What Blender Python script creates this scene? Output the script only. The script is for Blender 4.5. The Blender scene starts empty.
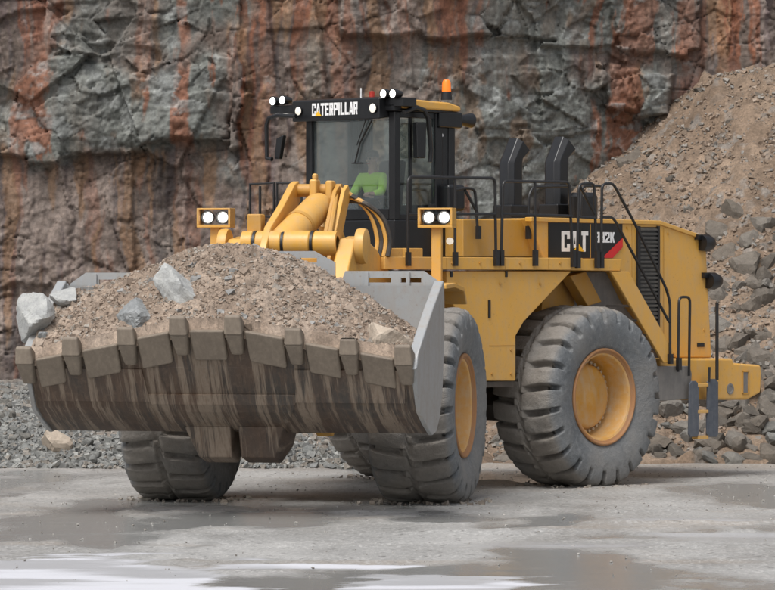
import bpy, bmesh, math, random
import numpy as np
from mathutils import Vector, Matrix

# ------------------------------------------------------------------ camera
F_PX = 3964.0          # focal length in photo pixels (photo is 775 x 590)
HORIZON = 281.0
CAM_H = 3.01
TILT = math.atan((295.0 - HORIZON) / F_PX)
scene = bpy.context.scene
cam_data = bpy.data.cameras.new('camera')
cam_data.sensor_width = 36.0
cam_data.lens = 36.0 * F_PX / 775.0
cam_data.clip_start = 1.0
cam_data.clip_end = 3000.0
cam = bpy.data.objects.new('camera', cam_data)
scene.collection.objects.link(cam)
cam.location = (0, 0, CAM_H)
cam.rotation_euler = (math.pi / 2 - TILT, 0, 0)
scene.camera = cam

# ------------------------------------------------------------------ sky and sun (overcast)
SUN_EL, SUN_AZ = math.radians(58), math.radians(-28)     # azimuth: sun stands behind the camera, to its left
world = bpy.data.worlds.new('World')
scene.world = world
world.use_nodes = True
wn, wl = world.node_tree.nodes, world.node_tree.links
wn.clear()
sky = wn.new('ShaderNodeTexSky')
sky.sky_type = 'NISHITA'
sky.sun_disc = False
sky.sun_elevation = SUN_EL
sky.sun_rotation = math.pi + SUN_AZ * -1
sky.air_density = 1.0
sky.dust_density = 4.0
hsv = wn.new('ShaderNodeHueSaturation')
hsv.inputs['Saturation'].default_value = 0.34
bg = wn.new('ShaderNodeBackground')
bg.inputs['Strength'].default_value = 0.112
wo = wn.new('ShaderNodeOutputWorld')
wl.new(sky.outputs[0], hsv.inputs['Color'])
wl.new(hsv.outputs[0], bg.inputs['Color'])
wl.new(bg.outputs[0], wo.inputs['Surface'])
sun_d = bpy.data.lights.new('sun', 'SUN')
sun_d.energy = 1.5
sun_d.angle = math.radians(28)
sun_d.color = (1.0, 0.985, 0.96)
sun = bpy.data.objects.new('sun', sun_d)
scene.collection.objects.link(sun)
sd = Vector((math.sin(SUN_AZ) * math.cos(SUN_EL), -math.cos(SUN_AZ) * math.cos(SUN_EL), math.sin(SUN_EL)))
sun.rotation_euler = sd.to_track_quat('Z', 'Y').to_euler()
sun.location = (-20, -20, 60)
scene.view_settings.view_transform = 'Standard'
scene.view_settings.look = 'None'
scene.view_settings.exposure = 0.62
scene.view_settings.gamma = 1.0
scene.render.resolution_x, scene.render.resolution_y = 1024, 780

# ------------------------------------------------------------------ frames of the machine
REAR_A, FRONT_A = 0.742, 0.2285
L_FRONT, L_REAR, TRACK = 2.94, 2.94, 1.73
rh = np.array([-math.sin(REAR_A), -math.cos(REAR_A)])
fh = np.array([-math.sin(FRONT_A), -math.cos(FRONT_A)])
def left_of(h): return np.array([-h[1], h[0]])
PIVOT = np.array([-0.4728, 57.2555])

def pix_ray(px, py):
    c, s = math.cos(TILT), math.sin(TILT)
    a = (px - 387.5) / F_PX
    b = (295.0 - py) / F_PX
    return np.array([a, c + b * s, -s + b * c])
def _local(px, py, h, axis, val):
    l = left_of(h)
    M = np.array([[h[0], h[1], 0], [l[0], l[1], 0], [0, 0, 1]])
    o = M @ (np.array([0, 0, CAM_H]) - np.array([PIVOT[0], PIVOT[1], 0]))
    d = M @ pix_ray(px, py)
    t = (val - o[axis]) / d[axis]
    p = o + t * d
    return (float(p[0]), float(p[1]), float(p[2]))
def RY(px, py, y): return _local(px, py, rh, 1, y)
def RX(px, py, x): return _local(px, py, rh, 0, x)
def FY(px, py, y): return _local(px, py, fh, 1, y)
def FX(px, py, x): return _local(px, py, fh, 0, x)
def WY(px, py, y):
    d = pix_ray(px, py)
    t = y / d[1]
    return (d[0] * t, y, CAM_H + d[2] * t)

# ------------------------------------------------------------------ helpers
COL = scene.collection
class MB:
    """collects geometry for ONE mesh"""
    def __init__(self): self.v, self.f = [], []
    def add(self, vs, fs):
        o = len(self.v)
        self.v += [tuple(p) for p in vs]
        self.f += [tuple(i + o for i in q) for q in fs]
        return self
    def box(self, x0, x1, y0, y1, z0, z1):
        x0, x1 = min(x0, x1), max(x0, x1); y0, y1 = min(y0, y1), max(y0, y1); z0, z1 = min(z0, z1), max(z0, z1)
        return self.add([(x0,y0,z0),(x1,y0,z0),(x1,y1,z0),(x0,y1,z0),(x0,y0,z1),(x1,y0,z1),(x1,y1,z1),(x0,y1,z1)],
                        [(3,2,1,0),(4,5,6,7),(0,1,5,4),(1,2,6,5),(2,3,7,6),(3,0,4,7)])
    def prism(self, poly, y0, y1):
        """poly of (x,z) extruded along y"""
        n = len(poly)
        vs = [(p[0], y0, p[1]) for p in poly] + [(p[0], y1, p[1]) for p in poly]
        fs = [tuple(range(n)), tuple(range(2 * n - 1, n - 1, -1))]
        for i in range(n):
            j = (i + 1) % n
            fs.append((i, i + n, j + n, j))
        return self.add(vs, fs)
    def prism_x(self, poly, x0, x1):
        """poly of (y,z) extruded along x"""
        n = len(poly)
        vs = [(x0, p[0], p[1]) for p in poly] + [(x1, p[0], p[1]) for p in poly]
        fs = [tuple(range(n)), tuple(range(2 * n - 1, n - 1, -1))]
        for i in range(n):
            j = (i + 1) % n
            fs.append((i, i + n, j + n, j))
        return self.add(vs, fs)
    def tube(self, pts, r, seg=8, closed=False, caps=True):
        pts = [Vector(p) for p in pts]
        rs = r if isinstance(r, (list, tuple)) else [r] * len(pts)
        n = len(pts)
        o = len(self.v)
        prev = None
        for i, p in enumerate(pts):
            if i == 0: t = pts[1] - pts[0]
            elif i == n - 1: t = pts[-1] - pts[-2]
            else: t = (pts[i + 1] - pts[i]).normalized() + (pts[i] - pts[i - 1]).normalized()
            t.normalize()
            if prev is None:
                a = Vector((0, 0, 1)) if abs(t.z) < 0.9 else Vector((1, 0, 0))
                u = t.cross(a).normalized()
            else:
                u = (prev - t * prev.dot(t)).normalized()
            prev = u
            w = t.cross(u)
            for k in range(seg):
                a = 2 * math.pi * k / seg
                q = p + (u * math.cos(a) + w * math.sin(a)) * rs[i]
                self.v.append(tuple(q))
        for i in range(n - 1):
            for k in range(seg):
                k2 = (k + 1) % seg
                self.f.append((o + i * seg + k, o + i * seg + k2, o + (i + 1) * seg + k2, o + (i + 1) * seg + k))
        if caps:
            self.f.append(tuple(o + k for k in range(seg - 1, -1, -1)))
            self.f.append(tuple(o + (n - 1) * seg + k for k in range(seg)))
        return self
    def lathe(self, prof, centre, axis='y', seg=48):
        """prof = [(offset along axis, radius)]"""
        o = len(self.v)
        n = len(prof)
        for k in range(seg):
            a = 2 * math.pi * k / seg
            c, s = math.cos(a), math.sin(a)
            for (u, r) in prof:
                if axis == 'y': q = (centre[0] + r * c, centre[1] + u, centre[2] + r * s)
                elif axis == 'x': q = (centre[0] + u, centre[1] + r * c, centre[2] + r * s)
                else: q = (centre[0] + r * c, centre[1] + r * s, centre[2] + u)
                self.v.append(q)
        for k in range(seg):
            k2 = (k + 1) % seg
            for i in range(n - 1):
                self.f.append((o + k * n + i, o + k * n + i + 1, o + k2 * n + i + 1, o + k2 * n + i))
        return self
    def hexa(self, a, b):
        """two quads a and b (4 pts each) joined to a box-like solid"""
        return self.add(list(a) + list(b), [(3,2,1,0),(4,5,6,7),(0,1,5,4),(1,2,6,5),(2,3,7,6),(3,0,4,7)])
    def mesh(self, name, mat=None, smooth=False):
        me = bpy.data.meshes.new(name)
        me.from_pydata(self.v, [], self.f)
        bm = bmesh.new(); bm.from_mesh(me)
        bmesh.ops.recalc_face_normals(bm, faces=bm.faces)
        bm.to_mesh(me); bm.free()
        if mat: me.materials.append(mat)
        if smooth:
            me.polygons.foreach_set('use_smooth', [True] * len(me.polygons))
        me.update()
        return me

def link(name, me, parent=None, mw=None):
    o = bpy.data.objects.new(name, me)
    COL.objects.link(o)
    if parent is not None: o.parent = parent
    if mw is not None: o.matrix_basis = mw
    return o
def tag(o, label=None, cat=None, group=None, kind=None):
    if label: o['label'] = label
    if cat: o['category'] = cat
    if group: o['group'] = group
    if kind: o['kind'] = kind
    return o
def rot_z(h):
    return Matrix.Rotation(math.atan2(h[1], h[0]), 4, 'Z')
RM, FM = rot_z(rh), rot_z(fh)
IDM = Matrix.Identity(4)

def smooth_by_angle(o, ang=35):
    me = o.data
    bm = bmesh.new(); bm.from_mesh(me)
    lim = math.radians(ang)
    for e in bm.edges:
        e.smooth = not (len(e.link_faces) == 2 and e.calc_face_angle(0) > lim)
    for f in bm.faces: f.smooth = True
    bm.to_mesh(me); bm.free()

def part(name, mb, mat, frame='R', parent=None, bevel=0.012, smooth=True, label=None):
    """a part of the loader (parent None) or a sub-part of another part"""
    me = mb.mesh(name, mat)
    if parent is None:
        o = link(name, me, LOADER, RM if frame == 'R' else FM)
    else:
        o = link(name, me, parent, IDM)
    if smooth: smooth_by_angle(o)
    if bevel:
        b = o.modifiers.new('bevel', 'BEVEL')
        b.width = bevel; b.segments = 2; b.limit_method = 'ANGLE'; b.angle_limit = math.radians(40)
        b.harden_normals = True
    if label: o['label'] = label
    return o

# ------------------------------------------------------------------ numpy noise
_rs = np.random.RandomState(11)
_TAB = _rs.rand(8, 512, 512)
def vnoise(x, y, s=0):
    xi, yi = np.floor(x).astype(int), np.floor(y).astype(int)
    fx, fy = x - xi, y - yi
    fx = fx * fx * fx * (fx * (fx * 6 - 15) + 10); fy = fy * fy * fy * (fy * (fy * 6 - 15) + 10)
    T = _TAB[s % 8]
    k = 37 * (s // 8)
    a = T[(xi + k) % 512, yi % 512]; b = T[(xi + 1 + k) % 512, yi % 512]
    c = T[(xi + k) % 512, (yi + 1) % 512]; d = T[(xi + 1 + k) % 512, (yi + 1) % 512]
    return (a * (1 - fx) + b * fx) * (1 - fy) + (c * (1 - fx) + d * fx) * fy
def fbm(x, y, s=0, oct=4, gain=0.5):
    r, a, t = 0, 1.0, 0
    for i in range(oct):
        r = r + a * (vnoise(x * 2 ** i + 17.3 * i, y * 2 ** i - 9.1 * i, s + i) - 0.5)
        t += a; a *= gain
    return r / t * 2
def voronoi(x, y, s=0, jit=0.9):
    """F1, F2 and per-cell random numbers (4) and offset from the cell centre"""
    xi, yi = np.floor(x).astype(int), np.floor(y).astype(int)
    f1 = np.full(x.shape, 9e9); f2 = np.full(x.shape, 9e9)
    cx = np.zeros(x.shape, int); cy = np.zeros(x.shape, int)
    ox = np.zeros(x.shape); oy = np.zeros(x.shape)
    for i in (-1, 0, 1):
        for j in (-1, 0, 1):
            a, b = xi + i, yi + j
            jx = a + 0.5 + (_TAB[s % 8, a % 512, b % 512] - 0.5) * jit
            jy = b + 0.5 + (_TAB[(s + 1) % 8, a % 512, b % 512] - 0.5) * jit
            d = np.hypot(x - jx, y - jy)
            m = d < f1
            f2 = np.where(m, f1, np.minimum(f2, d))
            cx = np.where(m, a, cx); cy = np.where(m, b, cy)
            ox = np.where(m, x - jx, ox); oy = np.where(m, y - jy, oy)
            f1 = np.where(m, d, f1)
    rnd = [_TAB[(s + 2 + k) % 8, (cx + 101 * k) % 512, cy % 512] - 0.5 for k in range(4)]
    return f1, f2, rnd, ox, oy
def sstep(a, b, x):
    t = np.clip((x - a) / (b - a), 0, 1)
    return t * t * (3 - 2 * t)

# ------------------------------------------------------------------ materials
def new_mat(name):
    m = bpy.data.materials.new(name)
    m.use_nodes = True
    nt = m.node_tree
    nt.nodes.clear()
    out = nt.nodes.new('ShaderNodeOutputMaterial')
    b = nt.nodes.new('ShaderNodeBsdfPrincipled')
    nt.links.new(b.outputs[0], out.inputs[0])
    return m, nt, b, out
def noise_node(nt, scale, detail=4, rough=0.55, vec=None):
    n = nt.nodes.new('ShaderNodeTexNoise')
    n.inputs['Scale'].default_value = scale
    n.inputs['Detail'].default_value = detail
    n.inputs['Roughness'].default_value = rough
    if vec is not None: nt.links.new(vec, n.inputs['Vector'])
    return n.outputs['Fac']
def mapped(nt, scale=(1, 1, 1), src='Object'):
    tc = nt.nodes.new('ShaderNodeTexCoord')
    mp = nt.nodes.new('ShaderNodeMapping')
    mp.inputs['Scale'].default_value = scale
    nt.links.new(tc.outputs[src], mp.inputs['Vector'])
    return mp.outputs[0]
def ramp(nt, fac, stops):
    r = nt.nodes.new('ShaderNodeValToRGB')
    e = r.color_ramp.elements
    while len(e) < len(stops): e.new(0.5)
    for k, (p, c) in enumerate(stops):
        e[k].position = p
        e[k].color = c if len(c) == 4 else (*c, 1)
    nt.links.new(fac, r.inputs[0])
    return r.outputs[0]
def g(v): return (v, v, v)
def mix(nt, fac, a, b, mode='MIX'):
    m = nt.nodes.new('ShaderNodeMix')
    m.data_type = 'RGBA'
    m.blend_type = mode
    for s, k in ((fac, 0), (a, 6), (b, 7)):
        if isinstance(s, (int, float)): m.inputs[k].default_value = s
        elif isinstance(s, (tuple, list)): m.inputs[k].default_value = (*s[:3], 1)
        else: nt.links.new(s, m.inputs[k])
    return m.outputs[2]
def bump(nt, bsdf, height, strength=0.3, dist=0.02):
    n = nt.nodes.new('ShaderNodeBump')
    n.inputs['Strength'].default_value = strength
    n.inputs['Distance'].default_value = dist
    nt.links.new(height, n.inputs['Height'])
    nt.links.new(n.outputs[0], bsdf.inputs['Normal'])

def coated(name, col, dust=(0.36, 0.30, 0.23), amount=0.35, rough=0.42, metallic=0.0, scratch=0.0, edge=(0.16, 0.11, 0.08), scale=1.0):
    """painted or bare surface with dust and scuffs"""
    m, nt, b, out = new_mat(name)
    v = mapped(nt, g(scale))
    n1 = noise_node(nt, 1.3, 5, 0.6, v)
    n2 = noise_node(nt, 9.0, 5, 0.65, v)
    vs = mapped(nt, (5 * scale, 5 * scale, 0.7 * scale))
    n3 = noise_node(nt, 2.0, 4, 0.6, vs)
    d1 = ramp(nt, n1, [(0.38, g(0)), (0.72, g(1))])
    d2 = ramp(nt, n2, [(0.42, g(0)), (0.75, g(1))])
    d3 = ramp(nt, n3, [(0.48, g(0)), (0.75, g(1))])
    f = mix(nt, 0.5, d1, d2)
    f = mix(nt, 0.35, f, d3)
    f = mix(nt, 1.0, f, g(amount * 1.4), 'MULTIPLY')
    c = mix(nt, f, col, dust)
    if scratch:
        s = ramp(nt, noise_node(nt, 22, 6, 0.7, v), [(0.60, g(0)), (0.68, g(scratch))])
        c = mix(nt, s, c, edge)
    nt.links.new(c, b.inputs['Base Color'])
    r = mix(nt, f, g(rough), g(0.85))
    nt.links.new(r, b.inputs['Roughness'])
    b.inputs['Metallic'].default_value = metallic
    bump(nt, b, n2, 0.12, 0.01)
    return m

def plain(name, col, rough=0.5, metallic=0.0, emit=None, es=0):
    m, nt, b, out = new_mat(name)
    n = noise_node(nt, 6, 4, 0.6, mapped(nt))
    c = mix(nt, n, tuple(x * 0.8 for x in col), tuple(min(1, x * 1.2) for x in col))
    nt.links.new(c, b.inputs['Base Color'])
    b.inputs['Roughness'].default_value = rough
    b.inputs['Metallic'].default_value = metallic
    if emit:
        b.inputs['Emission Color'].default_value = (*emit, 1)
        b.inputs['Emission Strength'].default_value = es
    return m

YEL = (0.65, 0.342, 0.055)
M = {}
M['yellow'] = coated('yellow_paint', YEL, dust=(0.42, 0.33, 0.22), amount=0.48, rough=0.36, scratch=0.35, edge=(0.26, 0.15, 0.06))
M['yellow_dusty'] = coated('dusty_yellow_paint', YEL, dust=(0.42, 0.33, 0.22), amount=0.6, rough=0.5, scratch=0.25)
M['yellow_shade'] = coated('shaded_worn_yellow_paint', (0.50, 0.25, 0.03), amount=0.35, rough=0.5, scratch=0.3)  # darker copy of the yellow: shade painted in, besides dust and scuffs
M['rim'] = coated('rim_paint', (0.58, 0.28, 0.03), dust=(0.52, 0.43, 0.31), amount=0.75, rough=0.4, scratch=0.2)
M['rim_ring'] = coated('rusty_rim_ring', (0.36, 0.16, 0.05), dust=(0.3, 0.2, 0.13), amount=0.7, rough=0.6, scratch=0.5)
M['bolt'] = coated('dusty_bolt_steel', (0.45, 0.38, 0.27), dust=(0.5, 0.44, 0.34), amount=0.5, rough=0.5)
M['black'] = coated('black_paint', (0.006, 0.0065, 0.008), dust=(0.07, 0.066, 0.062), amount=0.10, rough=0.3)
M['rail'] = coated('black_rail_paint', (0.008, 0.008, 0.009), dust=(0.09, 0.085, 0.08), amount=0.15, rough=0.45)
M['decal_black'] = plain('black_decal', (0.008, 0.008, 0.009), 0.35)
M['decal_white'] = plain('white_decal', (0.78, 0.78, 0.78), 0.45)
M['decal_red'] = plain('red_decal', (0.62, 0.02, 0.02), 0.4)
M['decal_yellow'] = plain('yellow_decal', (0.80, 0.45, 0.02), 0.4)
M['lamp_lit'] = plain('lit_lamp', (0.9, 0.88, 0.8), 0.3, emit=(1.0, 0.95, 0.87), es=2.5)
M['lamp_bowl'] = plain('lamp_reflector', (0.8, 0.8, 0.8), 0.2, 0.8, emit=(1.0, 0.93, 0.8), es=0.5)
M['lamp_dull'] = plain('dull_glow_lamp_glass', (0.62, 0.60, 0.55), 0.2, emit=(1.0, 0.9, 0.75), es=0.35)  # lamps that are off, with a faint glow painted in by emission
M['beacon'] = plain('orange_beacon_glass', (0.85, 0.17, 0.01), 0.25, emit=(1.0, 0.22, 0.02), es=0.25)
M['red_lens'] = plain('red_lens', (0.4, 0.03, 0.02), 0.3)
M['steel'] = coated('bare_scoured_steel', (0.34, 0.355, 0.365), dust=(0.33, 0.275, 0.215), amount=0.62, rough=0.45, metallic=0.25, scratch=0.5, edge=(0.22, 0.17, 0.13))
M['chrome'] = plain('chrome_rod', (0.6, 0.6, 0.6), 0.15, 1.0)
M['rubber_hose'] = coated('hose_rubber', (0.02, 0.02, 0.02), dust=(0.25, 0.2, 0.15), amount=0.4, rough=0.6)
M['inner_grey'] = coated('dusty_dark_panel', (0.16, 0.15, 0.14), dust=(0.30, 0.27, 0.24), amount=0.6, rough=0.75)
M['slat'] = coated('dark_slat', (0.045, 0.043, 0.04), dust=(0.2, 0.17, 0.13), amount=0.35, rough=0.6)
M['under'] = coated('greasy_underside', (0.05, 0.042, 0.034), dust=(0.17, 0.13, 0.1), amount=0.5, rough=0.7)
M['strap'] = coated('grey_rubber_strap', (0.055, 0.065, 0.085), dust=(0.25, 0.25, 0.25), amount=0.4, rough=0.6)
M['seat_cloth'] = coated('dark_seat_cloth', (0.03, 0.03, 0.035), amount=0.1, rough=0.9)
M['hivis'] = coated('hi_vis_cloth', (0.52, 0.80, 0.08), amount=0.05, rough=0.8)
M['trousers'] = coated('navy_cloth', (0.02, 0.025, 0.05), amount=0.05, rough=0.9)
M['skin'] = plain('skin', (0.55, 0.32, 0.24), 0.55)
M['hair'] = plain('dark_hair', (0.05, 0.03, 0.02), 0.6)

def tyre_material():
    m, nt, b, out = new_mat('muddy_tyre_rubber')
    v = mapped(nt)
    n1 = noise_node(nt, 1.6, 5, 0.6, v)
    n2 = noise_node(nt, 14, 6, 0.7, v)
    n3 = noise_node(nt, 45, 4, 0.7, v)
    at = nt.nodes.new('ShaderNodeAttribute'); at.attribute_name = 'Col'
    c = mix(nt, ramp(nt, n1, [(0.3, g(0)), (0.7, g(1))]), (0.105, 0.114, 0.121), (0.18, 0.19, 0.195))
    c = mix(nt, ramp(nt, n2, [(0.50, g(0)), (0.68, g(0.6))]), c, (0.25, 0.255, 0.255))
    c = mix(nt, ramp(nt, n2, [(0.28, g(0.7)), (0.42, g(0))]), c, (0.05, 0.054, 0.057))
    n5 = noise_node(nt, 0.9, 4, 0.6, v)
    c = mix(nt, ramp(nt, n5, [(0.45, g(0)), (0.65, g(0.6))]), c, (0.22, 0.205, 0.185))
    # mud on the running face (attribute: 1 on the tread)
    mudf = mix(nt, 1.0, at.outputs['Color'], ramp(nt, n1, [(0.25, g(0.55)), (0.65, g(0.95))]), 'MULTIPLY')
    c = mix(nt, mudf, c, mix(nt, n2, (0.17, 0.15, 0.125), (0.27, 0.245, 0.215)))
    nt.links.new(c, b.inputs['Base Color'])
    b.inputs['Roughness'].default_value = 0.7
    n4 = noise_node(nt, 5, 5, 0.65, v)
    h = mix(nt, 0.5, mix(nt, 0.4, n2, n3), n4)
    bump(nt, b, h, 0.9, 0.05)
    return m
M['tyre'] = tyre_material()

def bucket_material():
    m, nt, b, out = new_mat('rusty_muddy_bucket_steel')
    v = mapped(nt)
    vs = mapped(nt, (0.25, 4.2, 0.25))        # streaks run along the floor plates
    st = noise_node(nt, 1.6, 5, 0.7, vs)
    stf = noise_node(nt, 3.4, 6, 0.75, mapped(nt, (0.6, 6.0, 0.6)))
    n1 = noise_node(nt, 1.5, 5, 0.6, v)
    n2 = noise_node(nt, 12, 6, 0.7, v)
    c = mix(nt, ramp(nt, n1, [(0.35, g(0)), (0.65, g(1))]), (0.085, 0.052, 0.034), (0.062, 0.054, 0.047))
    c = mix(nt, ramp(nt, st, [(0.47, g(0)), (0.55, g(0.85))]), c, (0.255, 0.20, 0.15))
    c = mix(nt, ramp(nt, stf, [(0.52, g(0)), (0.60, g(0.55))]), c, (0.115, 0.075, 0.05))
    c = mix(nt, ramp(nt, n2, [(0.5, g(0)), (0.70, g(0.5))]), c, (0.17, 0.115, 0.078))
    c = mix(nt, ramp(nt, stf, [(0.32, g(0.8)), (0.42, g(0))]), c, (0.028, 0.023, 0.02))
    nt.links.new(c, b.inputs['Base Color'])
    nt.links.new(ramp(nt, n1, [(0.3, g(0.42)), (0.7, g(0.75))]), b.inputs['Roughness'])
    b.inputs['Metallic'].default_value = 0.1
    bump(nt, b, n2, 0.35, 0.02)
    return m
M['bucket'] = bucket_material()
M['tooth'] = coated('mud_caked_steel', (0.16, 0.128, 0.098), dust=(0.26, 0.215, 0.165), amount=0.9, rough=0.6, scratch=0.5, edge=(0.10, 0.085, 0.07), scale=2.0)
M['wear'] = coated('worn_plate', (0.06, 0.054, 0.048), dust=(0.19, 0.15, 0.11), amount=0.7, rough=0.5, scale=1.4)

def stone_mat(name, c1, c2, c3, scale=3.0, objvar=True):
    m, nt, b, out = new_mat(name)
    v = mapped(nt)
    n1 = noise_node(nt, scale, 6, 0.65, v)
    n2 = noise_node(nt, scale * 7, 6, 0.7, v)
    c = mix(nt, ramp(nt, n1, [(0.35, g(0)), (0.65, g(1))]), c1, c2)
    c = mix(nt, ramp(nt, n2, [(0.5, g(0)), (0.72, g(0.7))]), c, c3)
    if objvar:
        oi = nt.nodes.new('ShaderNodeObjectInfo')
        c = mix(nt, 1.0, c, ramp(nt, oi.outputs['Random'], [(0, (0.62, 0.60, 0.57)), (0.5, (1.0, 0.93, 0.85)), (1, (1.2, 1.22, 1.22))]), 'MULTIPLY')
    nt.links.new(c, b.inputs['Base Color'])
    b.inputs['Roughness'].default_value = 0.85
    bump(nt, b, mix(nt, 0.5, n1, n2), 0.6, 0.03)
    return m
M['rock_grey'] = stone_mat('grey_rock', (0.12, 0.125, 0.122), (0.185, 0.187, 0.18), (0.25, 0.238, 0.218))
M['rock_brown'] = stone_mat('brown_grey_rock', (0.095, 0.085, 0.074), (0.15, 0.137, 0.12), (0.215, 0.18, 0.145))
M['rock_pale'] = stone_mat('pale_rock', (0.33, 0.335, 0.33), (0.45, 0.45, 0.43), (0.22, 0.22, 0.21), objvar=False)
M['rock_tan'] = stone_mat('tan_rock', (0.40, 0.33, 0.26), (0.46, 0.39, 0.31), (0.33, 0.27, 0.22), objvar=False)
M['rock_bucket'] = stone_mat('dark_grey_rock', (0.17, 0.18, 0.18), (0.30, 0.31, 0.31), (0.12, 0.12, 0.12), objvar=False)

def attr_ground(name, fine=20.0, rough=0.9, bstr=0.6, bdist=0.03, amp=0.35, crack=0.0):
    m, nt, b, out = new_mat(name)
    at = nt.nodes.new('ShaderNodeAttribute'); at.attribute_name = 'Col'
    v = mapped(nt)
    n1 = noise_node(nt, fine, 6, 0.7, v)
    n2 = noise_node(nt, fine / 6, 5, 0.6, v)
    c = mix(nt, 1.0, at.outputs['Color'], ramp(nt, n1, [(0.3, g(1 - amp)), (0.7, g(1 + amp))]), 'MULTIPLY')
    c = mix(nt, 1.0, c, ramp(nt, n2, [(0.3, g(1 - amp * 0.6)), (0.7, g(1 + amp * 0.6))]), 'MULTIPLY')
    nt.links.new(c, b.inputs['Base Color'])
    b.inputs['Roughness'].default_value = rough
    h = mix(nt, 0.5, n1, n2)
    if crack:
        dn = nt.nodes.new('ShaderNodeTexNoise'); dn.inputs['Scale'].default_value = 3.0; dn.inputs['Detail'].default_value = 5
        nt.links.new(v, dn.inputs['Vector'])
        vv = mix(nt, 0.15, v, dn.outputs['Color'])
        for sc, w in ((5.0, 0.22), (11.0, 0.25)):
            vc = nt.nodes.new('ShaderNodeTexVoronoi'); vc.inputs['Scale'].default_value = sc
            nt.links.new(vv, vc.inputs['Vector'])
            h = mix(nt, w * crack, h, vc.outputs['Color'])
    bump(nt, b, h, bstr, bdist)
    return m
M['cliff'] = attr_ground('quarry_face_rock', 11.0, 0.75, 0.65, 0.045, 0.42, 1.0)
M['scree'] = attr_ground('scree_soil', 22.0, 0.95, 0.9, 0.05, 0.4)
M['soil'] = attr_ground('bucket_soil', 30.0, 0.95, 0.9, 0.03, 0.4)
M['pebble'] = attr_ground('loose_stone', 25.0, 0.9, 0.4, 0.01, 0.25)

def ground_material():
    m, nt, b, out = new_mat('wet_quarry_mud')
    v = mapped(nt, (1.15, 0.55, 1))
    vf = mapped(nt, (1.3, 0.7, 1))
    n1 = noise_node(nt, 0.55, 7, 0.62, v)
    n2 = noise_node(nt, 2.2, 6, 0.65, v)
    n3 = noise_node(nt, 16, 5, 0.7, vf)
    at = nt.nodes.new('ShaderNodeAttribute'); at.attribute_name = 'Col'     # r = wetness, g = brown mud
    sep = nt.nodes.new('ShaderNodeSeparateColor')
    nt.links.new(at.outputs['Color'], sep.inputs[0])
    c = mix(nt, ramp(nt, n1, [(0.35, g(0)), (0.65, g(1))]), (0.225, 0.222, 0.213), (0.39, 0.382, 0.366))
    c = mix(nt, ramp(nt, n2, [(0.42, g(0)), (0.62, g(0.75))]), c, (0.27, 0.266, 0.255))
    c = mix(nt, sep.outputs[1], c, (0.30, 0.255, 0.21))
    c = mix(nt, ramp(nt, n3, [(0.50, g(0)), (0.60, g(0.7))]), c, (0.46, 0.45, 0.43))
    c = mix(nt, ramp(nt, noise_node(nt, 7, 6, 0.75, vf), [(0.34, g(0.85)), (0.45, g(0))]), c, (0.13, 0.126, 0.117))
    c = mix(nt, sep.outputs[0], c, (0.235, 0.238, 0.232))
    c = mix(nt, sep.outputs[2], c, (0.56, 0.565, 0.595))     # pale bluish white in the puddles
    nt.links.new(c, b.inputs['Base Color'])
    wet = mix(nt, 1.0, ramp(nt, n1, [(0.36, g(0.38)), (0.62, g(0.6))]), g(1), 'MULTIPLY')
    r = mix(nt, sep.outputs[0], wet, g(0.14))
    r = mix(nt, sep.outputs[2], r, g(0.6))
    nt.links.new(r, b.inputs['Roughness'])
    b.inputs['Specular IOR Level'].default_value = 0.5
    hh = mix(nt, 0.35, n2, n3)
    inv = nt.nodes.new('ShaderNodeMath'); inv.operation = 'MULTIPLY_ADD'
    nt.links.new(sep.outputs[0], inv.inputs[0]); inv.inputs[1].default_value = -0.78; inv.inputs[2].default_value = 0.9
    bn = nt.nodes.new('ShaderNodeBump')
    nt.links.new(inv.outputs[0], bn.inputs['Strength'])
    bn.inputs['Distance'].default_value = 0.03
    nt.links.new(hh, bn.inputs['Height'])
    nt.links.new(bn.outputs[0], b.inputs['Normal'])
    return m
M['ground'] = ground_material()

def glass_material(name, tint, fac_min=0.06, refl=0.9):
    m = bpy.data.materials.new(name)
    m.use_nodes = True
    nt = m.node_tree; nt.nodes.clear()
    out = nt.nodes.new('ShaderNodeOutputMaterial')
    tr = nt.nodes.new('ShaderNodeBsdfTransparent'); tr.inputs[0].default_value = (*tint, 1)
    gl = nt.nodes.new('ShaderNodeBsdfGlossy'); gl.inputs['Roughness'].default_value = 0.03
    gl.inputs[0].default_value = (0.9, 0.95, 1, 1)
    df = nt.nodes.new('ShaderNodeBsdfDiffuse'); df.inputs[0].default_value = (0.42, 0.45, 0.45, 1)   # pale film: reflected sky painted in with the dust
    lw = nt.nodes.new('ShaderNodeLayerWeight'); lw.inputs[0].default_value = 0.5
    fr = nt.nodes.new('ShaderNodeMath'); fr.operation = 'POWER'; fr.inputs[1].default_value = 4.0
    nt.links.new(lw.outputs['Facing'], fr.inputs[0])
    fr2 = nt.nodes.new('ShaderNodeMath'); fr2.operation = 'MULTIPLY_ADD'; fr2.inputs[1].default_value = 0.85; fr2.inputs[2].default_value = 0.15
    nt.links.new(fr.outputs[0], fr2.inputs[0]); fr = fr2
    mx = nt.nodes.new('ShaderNodeMixShader'); mx2 = nt.nodes.new('ShaderNodeMixShader')
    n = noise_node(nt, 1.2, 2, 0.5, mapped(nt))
    ffilm = ramp(nt, n, [(0.3, g(fac_min)), (0.75, g(fac_min * 2.2))])
    nt.links.new(ffilm, mx.inputs[0]); nt.links.new(tr.outputs[0], mx.inputs[1]); nt.links.new(df.outputs[0], mx.inputs[2])
    nt.links.new(fr.outputs[0], mx2.inputs[0]); nt.links.new(mx.outputs[0], mx2.inputs[1]); nt.links.new(gl.outputs[0], mx2.inputs[2])
    nt.links.new(mx2.outputs[0], out.inputs[0])
    return m
M['glass'] = glass_material('windscreen_glass', (0.84, 0.90, 0.91), 0.05)
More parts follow.
